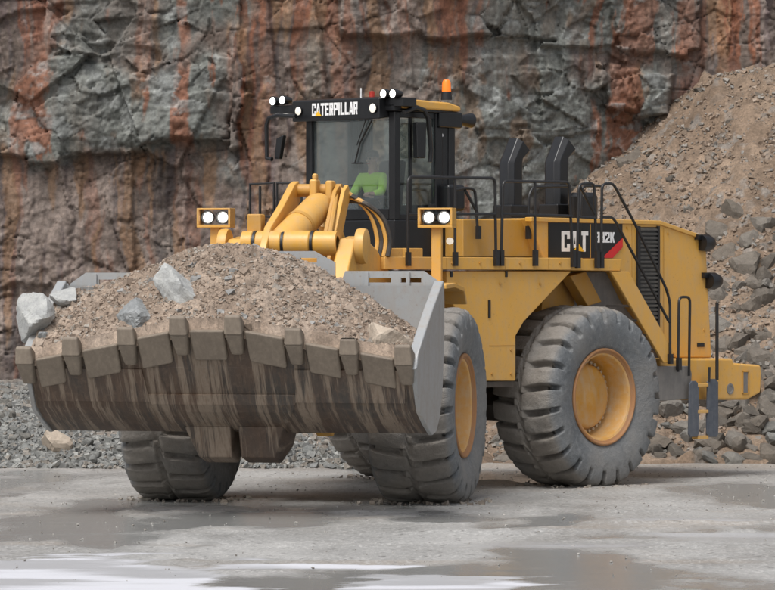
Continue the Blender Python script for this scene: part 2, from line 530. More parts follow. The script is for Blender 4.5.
M['glass_side'] = glass_material('tinted_side_glass', (0.86, 0.90, 0.88), 0.012)

def set_colors(me, cols):
    at = me.color_attributes.new('Col', 'FLOAT_COLOR', 'POINT')
    a = np.ones((len(me.vertices), 4), dtype=np.float32)
    a[:, :3] = cols
    at.data.foreach_set('color', a.ravel())

def grid_object(name, X, Y, Z, cols, mat, smooth=True):
    """X, Y, Z are 2-D arrays (rows, columns)"""
    r, c = X.shape
    vs = np.stack([X, Y, Z], -1).reshape(-1, 3)
    idx = np.arange(r * c).reshape(r, c)
    fs = np.stack([idx[:-1, :-1], idx[:-1, 1:], idx[1:, 1:], idx[1:, :-1]], -1).reshape(-1, 4)
    me = bpy.data.meshes.new(name)
    me.vertices.add(len(vs)); me.vertices.foreach_set('co', vs.astype(np.float32).ravel())
    me.loops.add(fs.size); me.loops.foreach_set('vertex_index', fs.astype(np.int32).ravel())
    me.polygons.add(len(fs))
    me.polygons.foreach_set('loop_start', np.arange(0, fs.size, 4, dtype=np.int32))
    me.polygons.foreach_set('loop_total', np.full(len(fs), 4, dtype=np.int32))
    me.update(calc_edges=True)
    me.validate()
    if smooth: me.polygons.foreach_set('use_smooth', [True] * len(fs))
    me.materials.append(mat)
    set_colors(me, cols.reshape(-1, 3))
    return link(name, me)

# ================================================================== THE SETTING
def axis_pts(a, b, step, far0, far1, n):
    mid = np.arange(a, b + 1e-6, step)
    lo = a - (a - far0) * (np.linspace(1, 0, n, endpoint=False)) ** 2.0
    hi = b + (far1 - b) * (np.linspace(0, 1, n + 1)[1:]) ** 2.0
    return np.concatenate([lo, mid, hi])

# px boxes on the cliff -> soft masks
CLIFF_Y = 71.5
def cliff_line(x): return 71.0 + 4.2 * sstep(-1.0, 7.0, x) + 0.12 * np.clip(x - 7, 0, 30)
def zone(X, Z, boxes, soft=0.35):
    m = np.zeros(X.shape)
    for (x0, y0, x1, y1, w) in boxes:
        a = WY(x0, y1, CLIFF_Y); b = WY(x1, y0, CLIFF_Y)
        k = sstep(a[0] - soft, a[0] + soft, X) * (1 - sstep(b[0] - soft, b[0] + soft, X)) * \
            sstep(a[2] - soft, a[2] + soft, Z) * (1 - sstep(b[2] - soft, b[2] + soft, Z))
        m = np.maximum(m, k * w)
    return m

def build_ground():
    xs = axis_pts(-8.5, 8.5, 0.075, -260, 260, 22)
    ys = axis_pts(36.5, 67.0, 0.07, -120, 420, 22)
    X, Y = np.meshgrid(xs, ys)
    near = sstep(-13, -9, X) * (1 - sstep(9, 13, X)) * sstep(31, 36, Y) * (1 - sstep(67, 71, Y))
    Z = near * (0.020 * fbm(X * 0.4, Y * 0.4, 1, 4) + 0.014 * fbm(X * 1.6, Y * 1.3, 3, 4) + 0.012 * fbm(X * 5, Y * 4, 5, 3))
    # wheel ruts running across in front of the loader
    for (yy, amp, sl) in ((51.8, 0.03, 0.03), (49.4, 0.03, -0.02), (47.2, 0.035, 0.015), (45.0, 0.025, 0.0), (42.8, 0.03, 0.02), (41.2, 0.03, -0.01)):
        d = Y - (yy + sl * X + 0.25 * fbm(X * 0.25, Y * 0, 2, 2))
        Z += near * amp * (0.25 + 0.9 * sstep(-0.3, 0.3, fbm(X * 0.9, Y * 0.4, 7, 3))) * (np.exp(-(d / 0.18) ** 2) - 1.4 * np.exp(-((d - 0.45) / 0.22) ** 2))
    # puddles: flat low places
    def pud(px, py, rx, ry, s):
        c = WY(px, py, 1.0); d = pix_ray(px, py); t = -CAM_H / d[2]
        cx, cy = d[0] * t, d[1] * t
        q = np.hypot((X - cx) / rx, (Y - cy) / ry) + 0.75 * fbm(X * 0.8, Y * 1.6, s, 5, 0.6)
        return 1 - sstep(0.45, 1.15, q)
    W = np.zeros(X.shape)
    for (px, py, rx, ry, s) in ((70, 568, 1.7, 2.0, 1), (20, 584, 2.2, 1.8, 2), (120, 578, 1.0, 1.6, 6), (180, 592, 0.9, 0.8, 3), (455, 584, 1.1, 1.2, 4), (560, 592, 0.7, 0.6, 6), (300, 594, 0.8, 0.5, 5),
                               (720, 536, 1.5, 1.3, 5), (560, 545, 1.3, 0.7, 2), (660, 520, 1.2, 0.7, 6), (300, 566, 1.2, 0.5, 1)):
        k = 1.0 if py > 560 else 0.55
        W = np.maximum(W, k * pud(px, py, rx, ry, s))
    pale_amt = np.where(W > 0.25, np.minimum(1, (W - 0.25) / 0.35), 0.0) * np.where(Y < 44, 1.0, 0.35) * (0.5 + 0.5 * sstep(-0.25, 0.25, fbm(X * 0.5, Y * 2.2, 4, 4)))
    damp = near * 0.9 * sstep(-0.03, 0.27, fbm(X * 0.55 + 3, Y * 0.28, 5, 5, 0.55) + 0.10 * sstep(62, 48, Y) - 0.02)
    W = np.maximum(W, damp)
    Z = Z * (1 - 0.95 * W) - 0.012 * W
    B = sstep(0.05, 0.5, fbm(X * 0.3 + 5, Y * 0.9, 2, 4)) * 0.5 * near
    B = np.maximum(B, near * 0.8 * np.exp(-((Y - 64.5) / 1.2) ** 2))
    cols = np.stack([W, B, pale_amt], -1)
    o = grid_object('ground', X, Y, Z, cols, M['ground'])
    tag(o, kind='structure')
    return o
build_ground()

def build_cliff():
    xs = axis_pts(-8.6, 9.2, 0.028, -60, 60, 30)
    zs = np.concatenate([np.arange(-0.6, 9.0, 0.028), np.linspace(9.1, 17, 30)])
    X, Z = np.meshgrid(xs, zs)
    n1, n2 = fbm(X * 0.7, Z * 0.7, 1, 5), fbm(X * 0.7 + 40, Z * 0.7, 3, 5)
    wx = X + 0.22 * n1 + 0.03 * fbm(X * 5, Z * 5, 2, 3)
    wz = Z + 0.22 * n2 + 0.03 * fbm(X * 5 + 9, Z * 5, 4, 3)
    grey = zone(X + 0.8 * n1, Z + 0.8 * n2,
                [(12, 62, 215, 158, 1), (150, -60, 240, 42, 1), (60, -60, 140, 70, 0.7), (-60, 70, 8, 150, 0.8), (252, 55, 268, 130, 0.8), (470, 70, 690, 170, 0.95),
                 (470, -80, 580, 120, 0.9), (580, -80, 720, 60, 0.9), (305, 40, 350, 100, 0.65), (200, 155, 240, 205, 0.6), (440, 90, 545, 220, 0.9), (620, 60, 690, 110, 1), (410, 40, 440, 80, 0.6)])
    # big joint-bounded slabs, tall in the weathered zones, blocky in the grey stone
    sx, sz_ = X + 0.03 * fbm(X * 4, Z * 4, 2, 4), Z + 0.03 * fbm(X * 4 + 9, Z * 4, 4, 4)
    f1, f2, rA_, ox, oy = voronoi(sx / 1.7 + 0.22 * sz_, sz_ / 2.3 - 0.1 * sx, 1)
    D = 0.26 * rA_[0] + 0.34 * rA_[1] * ox + 0.30 * rA_[2] * oy
    f1b, f2b, rB_, ox, oy = voronoi(sx / 0.95 + 3 - 0.35 * sz_, sz_ / 0.6 + 0.22 * sx, 3, 1.0)
    DB = 0.24 * rB_[0] + 0.40 * rB_[1] * ox + 0.46 * rB_[2] * oy
    f1c, f2c, rC_, ox, oy = voronoi(sx / 0.36 + 8 + 0.4 * sz_, sz_ / 0.24 + 5 - 0.35 * sx, 5, 1.0)
    DC = 0.06 * rC_[0] + 0.13 * rC_[1] * ox + 0.15 * rC_[2] * oy
    f1, f2, r, ox, oy = voronoi(sx / 0.14 + 2 + 0.4 * sz_, sz_ / 0.10 - 0.3 * sx, 7, 1.0)
    DC += 0.022 * r[0] + 0.045 * r[1] * ox + 0.05 * r[2] * oy
    f1, f2, r, ox, oy = voronoi(sx / 0.6 + 6 + 0.05 * sz_, sz_ / 2.1 + 2, 2, 1.0)
    DV = 0.16 * r[0] + 0.20 * r[1] * ox + 0.12 * r[2] * oy
    f1, f2, rV_, ox, oy = voronoi(sx / 0.2 + 6 + 0.1 * sz_, sz_ / 0.62 + 2, 4, 1.0)
    DV += 0.035 * rV_[0] + 0.05 * rV_[1] * ox + 0.05 * rV_[2] * oy
    gk = np.clip(grey * 1.2 + 0.5 * fbm(X * 0.9 + 3, Z * 0.9, 6, 4), 0, 1)
    frac = sstep(-0.25, 0.35, fbm(X * 0.8 + 30, Z * 0.8, 5, 4))          # how shattered the stone is
    D += 0.06 * fbm(X * 9, Z * 7, 3, 3, 0.6) * (0.4 + 0.6 * frac)
    D += DB * (0.16 + 0.36 * gk) + DC * (0.40 + 0.50 * gk) * (0.35 + 0.9 * frac) + DV * (0.85 - 0.55 * gk)
    # open joints: thin recessed cracks along some of the block edges
    crB = (1 - sstep(0.0, 0.035, f2b - f1b)) * sstep(-0.05, 0.15, fbm(X * 1.1 + 12, Z * 1.1, 3, 3))
    crC = (1 - sstep(0.0, 0.07, f2c - f1c)) * sstep(0.0, 0.2, fbm(X * 1.6 + 2, Z * 1.6, 7, 3))
    D -= 0.055 * crB + 0.03 * crC
    D += 0.16 * fbm(X * 0.55, Z * 0.5, 1, 3) + 0.02 * fbm(X * 2.6, Z * 2.0, 2, 5, 0.6)
    D += 0.30 * zone(X + 0.5 * n1 + 0.25 * rB_[0] + 0.12 * rC_[1], Z + 0.30 * n2 + 0.30 * rB_[1] + 0.12 * rC_[2],
                     [(15, 62, 235, 152, 1.0), (60, -80, 150, 48, 0.35), (340, -80, 500, 28, 1.1), (615, 66, 690, 108, 1.2), (470, 60, 600, 130, 0.5), (500, -80, 720, 40, 0.75), (-80, -80, 150, 12, .5),
                      (-60, 170, 70, 285, 0.3), (180, 215, 260, 300, 0.35)], 0.05)
    D -= 0.05 * (Z - 4)                              # leans back a little
    Y = cliff_line(X) - D
    # colours of the stone itself: grey-green dolerite, brown weathering, rust and pale fracture faces
    st = fbm(wx * 3.2, Z * 0.20 + 0.1 * X, 1, 5, 0.62)
    st2 = fbm(wx * 7.5 + 20, Z * 0.30, 3, 5, 0.65)
    st3 = fbm(wx * 4.6 + 90, Z * 0.28, 5, 5, 0.65)
    lo = fbm(X * 0.5, Z * 0.45, 6, 4)
    sp = fbm(X * 6, Z * 6, 4, 5, 0.7)
    C = np.empty(X.shape + (3,))
    brown = np.array([0.160, 0.120, 0.097]); rust = np.array([0.245, 0.086, 0.038]); pink = np.array([0.270, 0.212, 0.178]); dark = np.array([0.060, 0.046, 0.040])
    green = np.array([0.180, 0.190, 0.172]); pale = np.array([0.31, 0.32, 0.305]); ochre = np.array([0.27, 0.155, 0.082]); plum = np.array([0.125, 0.088, 0.085])
    C[:] = brown
    def blend(col, f):
        nonlocal C
        f = np.clip(f, 0, 1)[..., None]
        C = C * (1 - f) + col * f
    blend(pink, 0.85 * sstep(-0.05, 0.4, lo + 0.35 * sp + 0.4 * st3))
    blend(plum, 0.8 * sstep(0.0, 0.4, st2 - 0.3 * lo))
    redz = zone(X + 0.6 * n1 + 0.1 * sp, Z + 0.6 * n2, [(225, -80, 262, 170, 0.9), (265, -80, 345, 90, 0.85), (345, -80, 470, 60, 0.6), (430, -80, 472, 100, 0.7), (0, -80, 60, 60, 0.5), (735, -80, 800, 70, 0.9), (0, 150, 60, 190, .5), (525, 60, 570, 130, 0.6), (640, -80, 700, 60, .35)], 0.4)
    blend(rust, (0.42 + 0.52 * redz) * sstep(0.0, 0.16, st + 0.34 * redz - 0.09))
    blend(dark, 0.80 * sstep(0.08, 0.30, st2 * 0.7 + 0.6 * fbm(wx * 2.5, Z * 0.5, 7, 4)) * (0.6 + 0.4 * redz))
    blend(pink * 1.1, 0.6 * sstep(0.15, 0.4, st3))
    blend(ochre, 0.7 * sstep(0.16, 0.30, fbm(wx * 4.0 + 60, Z * 0.35, 2, 5)))
    gm = np.clip(grey * 1.25 + 0.55 * fbm(X * 1.3, Z * 1.0, 2, 5) + 0.25 * st2 - 0.18, 0, 1)
    blend(green * (1 + 0.25 * rB_[3])[..., None], gm * 0.95)
    blend(rust * 1.15, 0.80 * gm * sstep(0.12, 0.26, st * 0.7 + 0.6 * fbm(X * 1.4, Z * 0.9, 7, 5)))
    blend(ochre, 0.5 * gm * sstep(0.2, 0.42, fbm(wx * 2.5 + 11, Z * 0.9, 1, 5)))
    blend(pale, 0.70 * sstep(0.22, 0.5, rC_[3] * 0.8 + 0.4 * sp + 0.2 * gm - 0.08) * (0.15 + 0.85 * gm))
    blend(dark, 0.40 * crB + 0.30 * crC)
    C *= 0.72
    C *= (1 + 0.28 * rC_[2] * gm + 0.16 * rV_[2] * (1 - gm) + 0.34 * sp)[..., None]
    o = grid_object('quarry_face', X, Y, Z, np.clip(C, 0.01, 0.6), M['cliff'], smooth=False)
    tag(o, kind='structure')
    return o
CLIFF = build_cliff()

APEX = (8.3, 76.5, 9.3)
def scree_height(X, Y):
    n = 0.5 * fbm(X * 0.35, Y * 0.35, 1, 4) + 0.10 * fbm(X * 1.5, Y * 1.5, 3, 4)
    d = np.hypot((X - APEX[0]), (Y - APEX[1]))
    d = np.where(X > APEX[0], np.abs(Y - APEX[1]), d)
    z = APEX[2] - 0.80 * d + n
    z = np.minimum(z, 6.9 + 0.35 * n + 0.12 * (X - 6))
    # low berm of blocky rubble at the toe and along the face behind the loader
    toe = 66.0 + 0.15 * fbm(X * 0.6, Y * 0, 2, 2)
    low = (Y - toe) * 0.42 + 0.15 * n
    low = np.minimum(low, 1.1 + 0.4 * n)
    berm = 0.85 * np.exp(-((Y - 67.0) / 0.9) ** 2) * sstep(2.8, 4.2, X)
    z = np.where(Y > toe - 0.6, np.maximum(np.maximum(z * sstep(toe - 0.2, toe + 1.2, Y), low), berm), -0.4)
    return z
def build_scree():
    xs = np.concatenate([np.arange(-0.4, 9.0, 0.045), np.linspace(9.1, 40, 60)])
    ys = np.arange(64.8, 77.8, 0.045)
    X, Y = np.meshgrid(xs, ys)
    Z = scree_height(X, Y)
    Z = Z * sstep(-0.4, 1.0, X) - 0.3 * (1 - sstep(-0.4, 0.6, X))
    f1, f2, r, ox, oy = voronoi(X / 0.16, Y / 0.16, 2)
    big = sstep(0.15, 0.3, r[0])
    Z += big * 0.07 * np.clip(1 - f1 * 1.9, 0, 1)
    f1b, f2b, rb, oxb, oyb = voronoi(X / 0.42 + 4, Y / 0.42, 4)
    Z += sstep(0.2, 0.35, rb[0]) * 0.16 * np.clip(1 - f1b * 1.7, 0, 1)
    Z += 0.03 * fbm(X * 7, Y * 7, 5, 3)
    C = np.empty(X.shape + (3,))
    a = np.array([0.165, 0.116, 0.079]); b = np.array([0.235, 0.172, 0.122]); gy = np.array([0.20, 0.19, 0.175])
    f = sstep(-0.4, 0.4, fbm(X * 0.8, Z * 0.8, 3, 4))[..., None]
    C[:] = a * (1 - f) + b * f
    k = (big * 0.6 * sstep(0.0, 0.4, r[1] + 0.2))[..., None]
    C = C * (1 - k) + gy * k
    C *= (1 + 0.3 * r[2])[..., None]
    o = grid_object('scree_slope', X, Y, Z, np.clip(C, 0.02, 0.6), M['scree'], smooth=False)
    tag(o, kind='structure')
    return o
SCREE = build_scree()

def bank_height(X, Y):
    toe = 63.8 + 0.3 * fbm(X * 0.5, Y * 0, 3, 3)
    t = np.clip((Y - toe) / 6.5, 0, 1.2)
    return np.where(Y > toe - 0.05, 1.15 * t ** 0.85 + 0.08 * fbm(X * 0.8, Y * 0.8, 2, 4), -0.05)
def build_bank():
    xs = np.concatenate([np.linspace(-30, -9, 50), np.arange(-8.9, 1.6, 0.05)])
    ys = np.arange(63.0, 71.8, 0.05)
    X, Y = np.meshgrid(xs, ys)
    Z = bank_height(X, Y) * (1 - sstep(0.3, 1.5, X)) - 0.15 * sstep(0.3, 1.5, X)
    f1, f2, r, ox, oy = voronoi(X / 0.13, Y / 0.16, 2)
    Z = np.where(Z > -0.02, Z + 0.08 * np.clip(1 - f1 * 1.7, 0, 1) * (0.4 + r[0]), Z)
    C = np.empty(X.shape + (3,))
    C[:] = np.array([0.185, 0.186, 0.175])
    f = sstep(0.0, 0.4, fbm(X * 0.7, Y * 0.7, 6, 4))[..., None]
    C = C * (1 - 0.6 * f) + np.array([0.25, 0.19, 0.145]) * 0.6 * f
    C *= (1 + 0.8 * r[1])[..., None]
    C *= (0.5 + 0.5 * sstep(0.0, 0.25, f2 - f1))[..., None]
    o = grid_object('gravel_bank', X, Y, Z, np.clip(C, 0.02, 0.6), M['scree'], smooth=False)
    tag(o, kind='structure')
    return o
BANK = build_bank()

# ------------------------------------------------------------------ stones
def rock_mesh(name, seed, mat, sub=1, planes=9, flat=(1, 1, 1), cut=(0.55, 0.95)):
    rs = np.random.RandomState(seed)
    bm = bmesh.new()
    bmesh.ops.create_icosphere(bm, subdivisions=sub, radius=1.0)
    N = rs.randn(planes, 3); N /= np.linalg.norm(N, axis=1)[:, None]
    d = rs.uniform(cut[0], cut[1], planes)
    for v in bm.verts:
        p = np.array(v.co)
        k = 1.0
        for n, dd in zip(N, d):
            q = p @ n
            if q > 1e-6: k = min(k, dd / q)
        if sub > 3:
            k *= 1 + 0.10 * (float(vnoise(np.array([p[0] * 2.3 + seed]), np.array([p[1] * 2.3 + 1.7 * p[2]]), 2)[0]) - 0.5) + 0.05 * (float(vnoise(np.array([p[0] * 7 + seed]), np.array([p[1] * 7 + 5 * p[2]]), 4)[0]) - 0.5)
        p = p * k * np.array(flat) * (1 + (0.03 if sub < 3 else 0.010) * rs.randn())
        v.co = p
    me = bpy.data.meshes.new(name)
    bm.to_mesh(me); bm.free()
    me.materials.append(mat)
    return me
_rk = np.random.RandomState(5)
ROCKS_G = [rock_mesh('rock', 100 + k, M['rock_grey'], 3, 11, (1, _rk.uniform(0.65, 1), _rk.uniform(0.55, 0.9)), (0.35, 0.72)) for k in range(10)]
ROCKS_B = [rock_mesh('rock', 200 + k, M['rock_brown'], 3, 11, (1, _rk.uniform(0.65, 1), _rk.uniform(0.55, 0.9)), (0.35, 0.72)) for k in range(10)]

def place_rock(parent, pool, rs, x, y, z, s, name='rock', tilt=0.5):
    o = bpy.data.objects.new(name, pool[rs.randint(len(pool))])
    COL.objects.link(o)
    o.parent = parent
    o.location = (x, y, z)
    o.rotation_euler = (rs.uniform(-tilt, tilt), rs.uniform(-tilt, tilt), rs.uniform(0, 6.28))
    o.scale = (s, s, s)
    return o
def height_at(fn, x, y): return float(fn(np.array([[x]]), np.array([[y]]))[0, 0])

def rocks_on_scree():
    rs = np.random.RandomState(21)
    def pix_on(px, py):
        d = pix_ray(px, py)
        yy = np.arange(65.6, 79, 0.03)
        t = yy / d[1]
        hit = np.nonzero(scree_height((d[0] * t)[None], yy[None])[0] >= CAM_H + d[2] * t)[0]
        if len(hit) == 0: return None
        k = hit[0]
        return (d[0] * t[k], yy[k], CAM_H + d[2] * t[k])
    # boulders named by where the photo shows them: px, py, radius in px
    big = [(735, 210, 13), (762, 225, 16), (716, 232, 12), (768, 262, 17), (742, 268, 19), (722, 290, 16), (765, 300, 20), (745, 318, 17), (718, 322, 15), (772, 335, 16),
           (735, 345, 18), (760, 355, 20), (716, 350, 14), (772, 380, 20), (726, 375, 15), (752, 388, 16), (700, 255, 10), (710, 300, 11), (752, 240, 10), (760, 190, 10), (730, 180, 8),
           (770, 410, 15), (748, 330, 12), (706, 280, 12), (728, 255, 12), (775, 240, 12), (756, 280, 12), (730, 310, 10), (612, 158, 9), (625, 162, 9), (637, 158, 9), (630, 172, 7), (648, 168, 6), (600, 168, 6),
           (700, 90, 6), (735, 120, 7), (690, 130, 6), (760, 95, 6), (745, 150, 7), (715, 158, 6), (670, 180, 6), (655, 205, 6), (690, 210, 7), (680, 160, 5)]
    for (px, py, r) in big:
        p = pix_on(px, py)
        if p is None: continue
        s = r * p[1] / F_PX * 1.5
        place_rock(SCREE, ROCKS_B, rs, p[0], p[1] + 0.2 * s, p[2] - 0.15 * s, s)
    for k in range(46):                      # the jumble of dark blocks at the foot of the slope
        px, py = rs.uniform(700, 782), rs.uniform(275, 430)
        p = pix_on(px, py)
        if p is None: continue
        s = rs.uniform(0.16, 0.34)
        place_rock(SCREE, ROCKS_B, rs, p[0], p[1] + 0.15 * s, p[2] - 0.1 * s, s, tilt=1.2)
    # rubble along the toe
    for k in range(150):
        px, py = rs.uniform(486, 785), 466 - rs.rand() ** 1.3 * 75
        if 500 < px < 655: py = rs.uniform(440, 466)
        p = pix_on(px, py)
        if p is None: continue
        s = (0.09 + 0.30 * rs.rand() ** 1.5) * (1.0 if px > 650 else 0.6)
        place_rock(SCREE, ROCKS_B if rs.rand() < 0.75 else ROCKS_G, rs, p[0], p[1], p[2] + 0.05 * s, s)
    for k in range(45):
        px, py = rs.uniform(575, 780), rs.uniform(70, 420)
        p = pix_on(px, py)
        if p is None or p[1] < 66.5: continue
        s = 0.04 + 0.08 * rs.rand() ** 2
        place_rock(SCREE, ROCKS_B, rs, p[0], p[1], p[2], s)
rocks_on_scree()

def rocks_on_bank():
    rs = np.random.RandomState(31)
    n = 0
    while n < 290:
        x, y = rs.uniform(-7.4, 0.2), 63.7 + 6.6 * rs.rand()
        z = height_at(bank_height, x, y)
        if z < -0.02: continue
        s = rs.uniform(0.07, 0.15)
        place_rock(BANK, ROCKS_G, rs, x, y, z + 0.25 * s, s, 'stone')
        n += 1
    d = pix_ray(60, 452); p = d * (65.0 / d[1])
    place_rock(BANK, [rock_mesh('boulder', 77, M['rock_tan'], 3, 10, (1, 0.8, 0.65), (0.4, 0.75))], rs, p[0], 64.7, height_at(bank_height, p[0], 64.7) + 0.08, 0.46, 'boulder')
rocks_on_bank()

def chips(name, n, sampler, smin, smax, seed, cols, mat, parent=None, squash=0.95, kind='stuff'):
    """countless small angular chips joined into one mesh"""
    rs = np.random.RandomState(seed)
    base = np.array([(.9,0,-.5),(-.5,.8,-.5),(-.5,-.8,-.5),(.15,.1,.85),(.55,.75,.4),(-.9,.1,.45),(.5,-.75,.45)])
    faces = [(0,4,3),(4,1,3),(1,5,3),(5,2,3),(2,6,3),(6,0,3),(0,1,4),(1,2,5),(2,0,6),(0,2,1)]
    V, Fc, C = [], [], []
    for p in sampler(rs, n):
        s = smin + (smax - smin) * rs.rand() ** 2.2
        a, b, c = rs.uniform(0, 6.28, 3)
        R = np.array(Matrix.Rotation(a, 3, 'Z') @ Matrix.Rotation(b * 0.12, 3, 'X') @ Matrix.Rotation(c * 0.12, 3, 'Y'))
        q = (base * np.array([1, rs.uniform(0.5, 1), squash * rs.uniform(0.6, 1)]) * (1 + 0.18 * rs.randn(7, 1)) * s) @ R.T + np.array(p)
        o = len(V) * 7
        V.append(q); Fc += [tuple(i + o for i in f) for f in faces]
        cc = np.array(cols[rs.randint(len(cols))]) * rs.uniform(0.82, 1.18)
        C.append(np.repeat(cc[None], 7, 0))
    V = np.concatenate(V); C = np.concatenate(C)
    me = bpy.data.meshes.new(name)
    me.from_pydata(V.tolist(), [], Fc)
    me.materials.append(mat)
    set_colors(me, np.clip(C, 0, 1))
    o = link(name, me, parent)
    if kind: o['kind'] = kind
    return o
GREYS = [(0.19, 0.192, 0.182), (0.25, 0.25, 0.235), (0.145, 0.147, 0.142), (0.21, 0.19, 0.165)]
TANS = [(0.235, 0.175, 0.130), (0.195, 0.145, 0.105), (0.26, 0.205, 0.16), (0.23, 0.21, 0.185)]
SOILS = [(0.26, 0.20, 0.155), (0.235, 0.18, 0.138), (0.30, 0.24, 0.19), (0.285, 0.255, 0.22), (0.20, 0.152, 0.115)]
def s_bank(rs, n):
    x, y = rs.uniform(-8.5, 0.4, n), 63.65 + 6.7 * rs.rand(n) ** 1.3
    return np.stack([x, y, np.maximum(bank_height(x[None], y[None])[0], 0) + 0.02], -1)
o = chips('loose_gravel', 6500, s_bank, 0.03, 0.10, 3, GREYS, M['pebble'], BANK)
def s_scree(rs, n):
    x, y = rs.uniform(0.6, 8.8, n), rs.uniform(65.9, 76, n)
    z = scree_height(x[None], y[None])[0]
    return np.stack([x, y, z + 0.02], -1)[z > 0]
chips('loose_stones', 12000, s_scree, 0.015, 0.075, 4, TANS * 3 + [(0.20, 0.19, 0.175)], M['pebble'], SCREE)
def s_ground(rs, n):
    return np.stack([rs.uniform(-8, 8, n), 39 + 25.5 * rs.rand(n) ** 0.6, np.zeros(n)], -1)
o = chips('mud_crumbs', 2200, s_ground, 0.004, 0.024, 6, [(0.28, 0.265, 0.24), (0.34, 0.325, 0.30), (0.20, 0.185, 0.165)], M['pebble'])
tag(o, 'small mud crumbs and grit scattered over wet quarry floor', 'mud')

# ================================================================== THE LOADER
LOADER = bpy.data.objects.new('wheel_loader', None)
COL.objects.link(LOADER)
LOADER.location = (PIVOT[0], PIVOT[1], 0)
LOADER.empty_display_size = 2
tag(LOADER, 'big yellow wheel loader carrying a full bucket of rubble on muddy tyres', 'wheel loader')

# ---- wheels
RT = 1.34
def tyre_mesh():
    NL, PER = 23, 12
    half = [(0.0, 1.335), (0.035, 1.335), (0.055, 1.335), (0.075, 1.336), (0.16, 1.338), (0.26, 1.336), (0.36, 1.33), (0.44, 1.322), (0.50, 1.305), (0.545, 1.27), (0.572, 1.225), (0.584, 1.17),
            (0.590, 1.11), (0.592, 1.085), (0.592, 1.04), (0.590, 1.0), (0.580, 0.93), (0.562, 0.86), (0.548, 0.82), (0.540, 0.80), (0.528, 0.76), (0.505, 0.72), (0.47, 0.69), (0.40, 0.68)]
    prof = [(-a, b) for a, b in reversed(half[1:])] + half
    n = len(prof)
    ND = NL * PER
    rs = np.random.RandomState(2)
    worn = rs.uniform(0.65, 1.15, (2, NL + 1))
    V, cols = [], []
    def vn(p, q): return float(vnoise(np.array([p]), np.array([q]), 3)[0])
    # angle fractions within a pitch: groove from 0 to 0.20
    fr = [0.0, 0.035, 0.07, 0.22, 0.255, 0.29, 0.33, 0.38, 0.52, 0.66, 0.80, 0.95]
    for k in range(ND):
        li, pi_ = divmod(k, PER)
        base = (li + fr[pi_]) / NL * 2 * math.pi
        gk = 1.0 if 2 <= pi_ <= 3 else (0.75 if pi_ in (1, 4) else 0.0)
        chev = 0.03 if pi_ in (5, 0) else 0.0
        for (y, r) in prof:
            side = 0 if y < 0 else 1
            ang = base + (0.5 / NL * 2 * math.pi if side == 0 else 0.0)
            ang += 0.16 * (abs(y) / 0.55) ** 1.5 * (2 * math.pi / NL)      # slightly swept lugs
            a = abs(y)
            depth = 0.0
            if a > 0.10 and r > 1.10:
                w = min(1, (a - 0.10) / 0.06) * min(1, (r - 1.10) / 0.05)
                depth = 0.15 * gk * w * worn[side][li]
            elif a <= 0.055:
                depth = 0.030 * (1 - a / 0.055)
            if a > 0.53: yy, rr = y - math.copysign(depth * 0.75, y), r - depth * 0.55
            else: yy, rr = y, r - depth
            if a < 0.56 and r > 1.2 and gk == 0: rr -= 0.010 * (1 + math.sin(k * 1.7 + y * 9)) * 0.5 + chev * 0.4
            if r > 1.1:
                rr += 0.016 * float(_TAB[3, k % 512, int((y + 1) * 40) % 512] - 0.5) + 0.035 * (vn(k * 0.21, y * 5.0) - 0.5)
                ang += (0.55 if a > 0.1 else 0.0) * (vn(k * 0.35 + 50, y * 6.0) - 0.5) * (0.12 * 2 * math.pi / NL)
            V.append((rr * math.cos(ang), yy, rr * math.sin(ang)))
            tr = float(np.clip((0.56 - a) / 0.05, 0, 1)) * (1.0 if r > 1.2 else 0.0)
            if gk > 0 and a > 0.1: tr = min(1.0, tr) * 0.9
            cols.append((tr, tr, tr))
    Fc = []
    for k in range(ND):
        k2 = (k + 1) % ND
        for i in range(n - 1):
            Fc.append((k * n + i, k * n + i + 1, k2 * n + i + 1, k2 * n + i))
    me = bpy.data.meshes.new('tyre')
    me.from_pydata(V, [], Fc)
    bm = bmesh.new(); bm.from_mesh(me); bmesh.ops.recalc_face_normals(bm, faces=bm.faces); bm.to_mesh(me); bm.free()
    me.polygons.foreach_set('use_smooth', [True] * len(me.polygons))
    me.materials.append(M['tyre'])
    set_colors(me, np.array(cols))
    return me
TYRE = tyre_mesh()
def rim_mesh():
    mb = MB()
    mb.lathe([(0.40, 0.66), (0.47, 0.655), (0.485, 0.64), (0.47, 0.615), (0.44, 0.60), (0.14, 0.575), (0.10, 0.56), (0.09, 0.44), (0.09, 0.0)], (0, 0, 0), 'y', 72)
    mb.lathe([(-0.40, 0.66), (-0.47, 0.64), (-0.44, 0.60), (-0.2, 0.57), (-0.2, 0.0)], (0, 0, 0), 'y', 48)
    return mb.mesh('wheel', M['rim'], True)
def ring_mesh():
    mb = MB()
    mb.lathe([(0.42, 0.68), (0.515, 0.715), (0.535, 0.705), (0.54, 0.685), (0.525, 0.672), (0.50, 0.668), (0.50, 0.645), (0.485, 0.64), (0.45, 0.645)], (0, 0, 0), 'y', 72)
    return mb.mesh('lock_ring', M['rim_ring'], True)
def hub_mesh():
    mb = MB()
    mb.lathe([(0.08, 0.475), (0.19, 0.465), (0.215, 0.445), (0.225, 0.41), (0.23, 0.40), (0.235, 0.20), (0.245, 0.19), (0.25, 0.0)], (0, 0, 0), 'y', 48)
    return mb.mesh('hub', M['rim'], True)
def bolt_mesh():
    mb = MB()
    for k in range(36):
        a = 2 * math.pi * k / 36
        c = (0.52 * math.cos(a), 0.092, 0.52 * math.sin(a))
        mb.lathe([(0, 0.026), (0.05, 0.026), (0.055, 0.0)], c, 'y', 6)
    return mb.mesh('bolt_circle', M['bolt'])
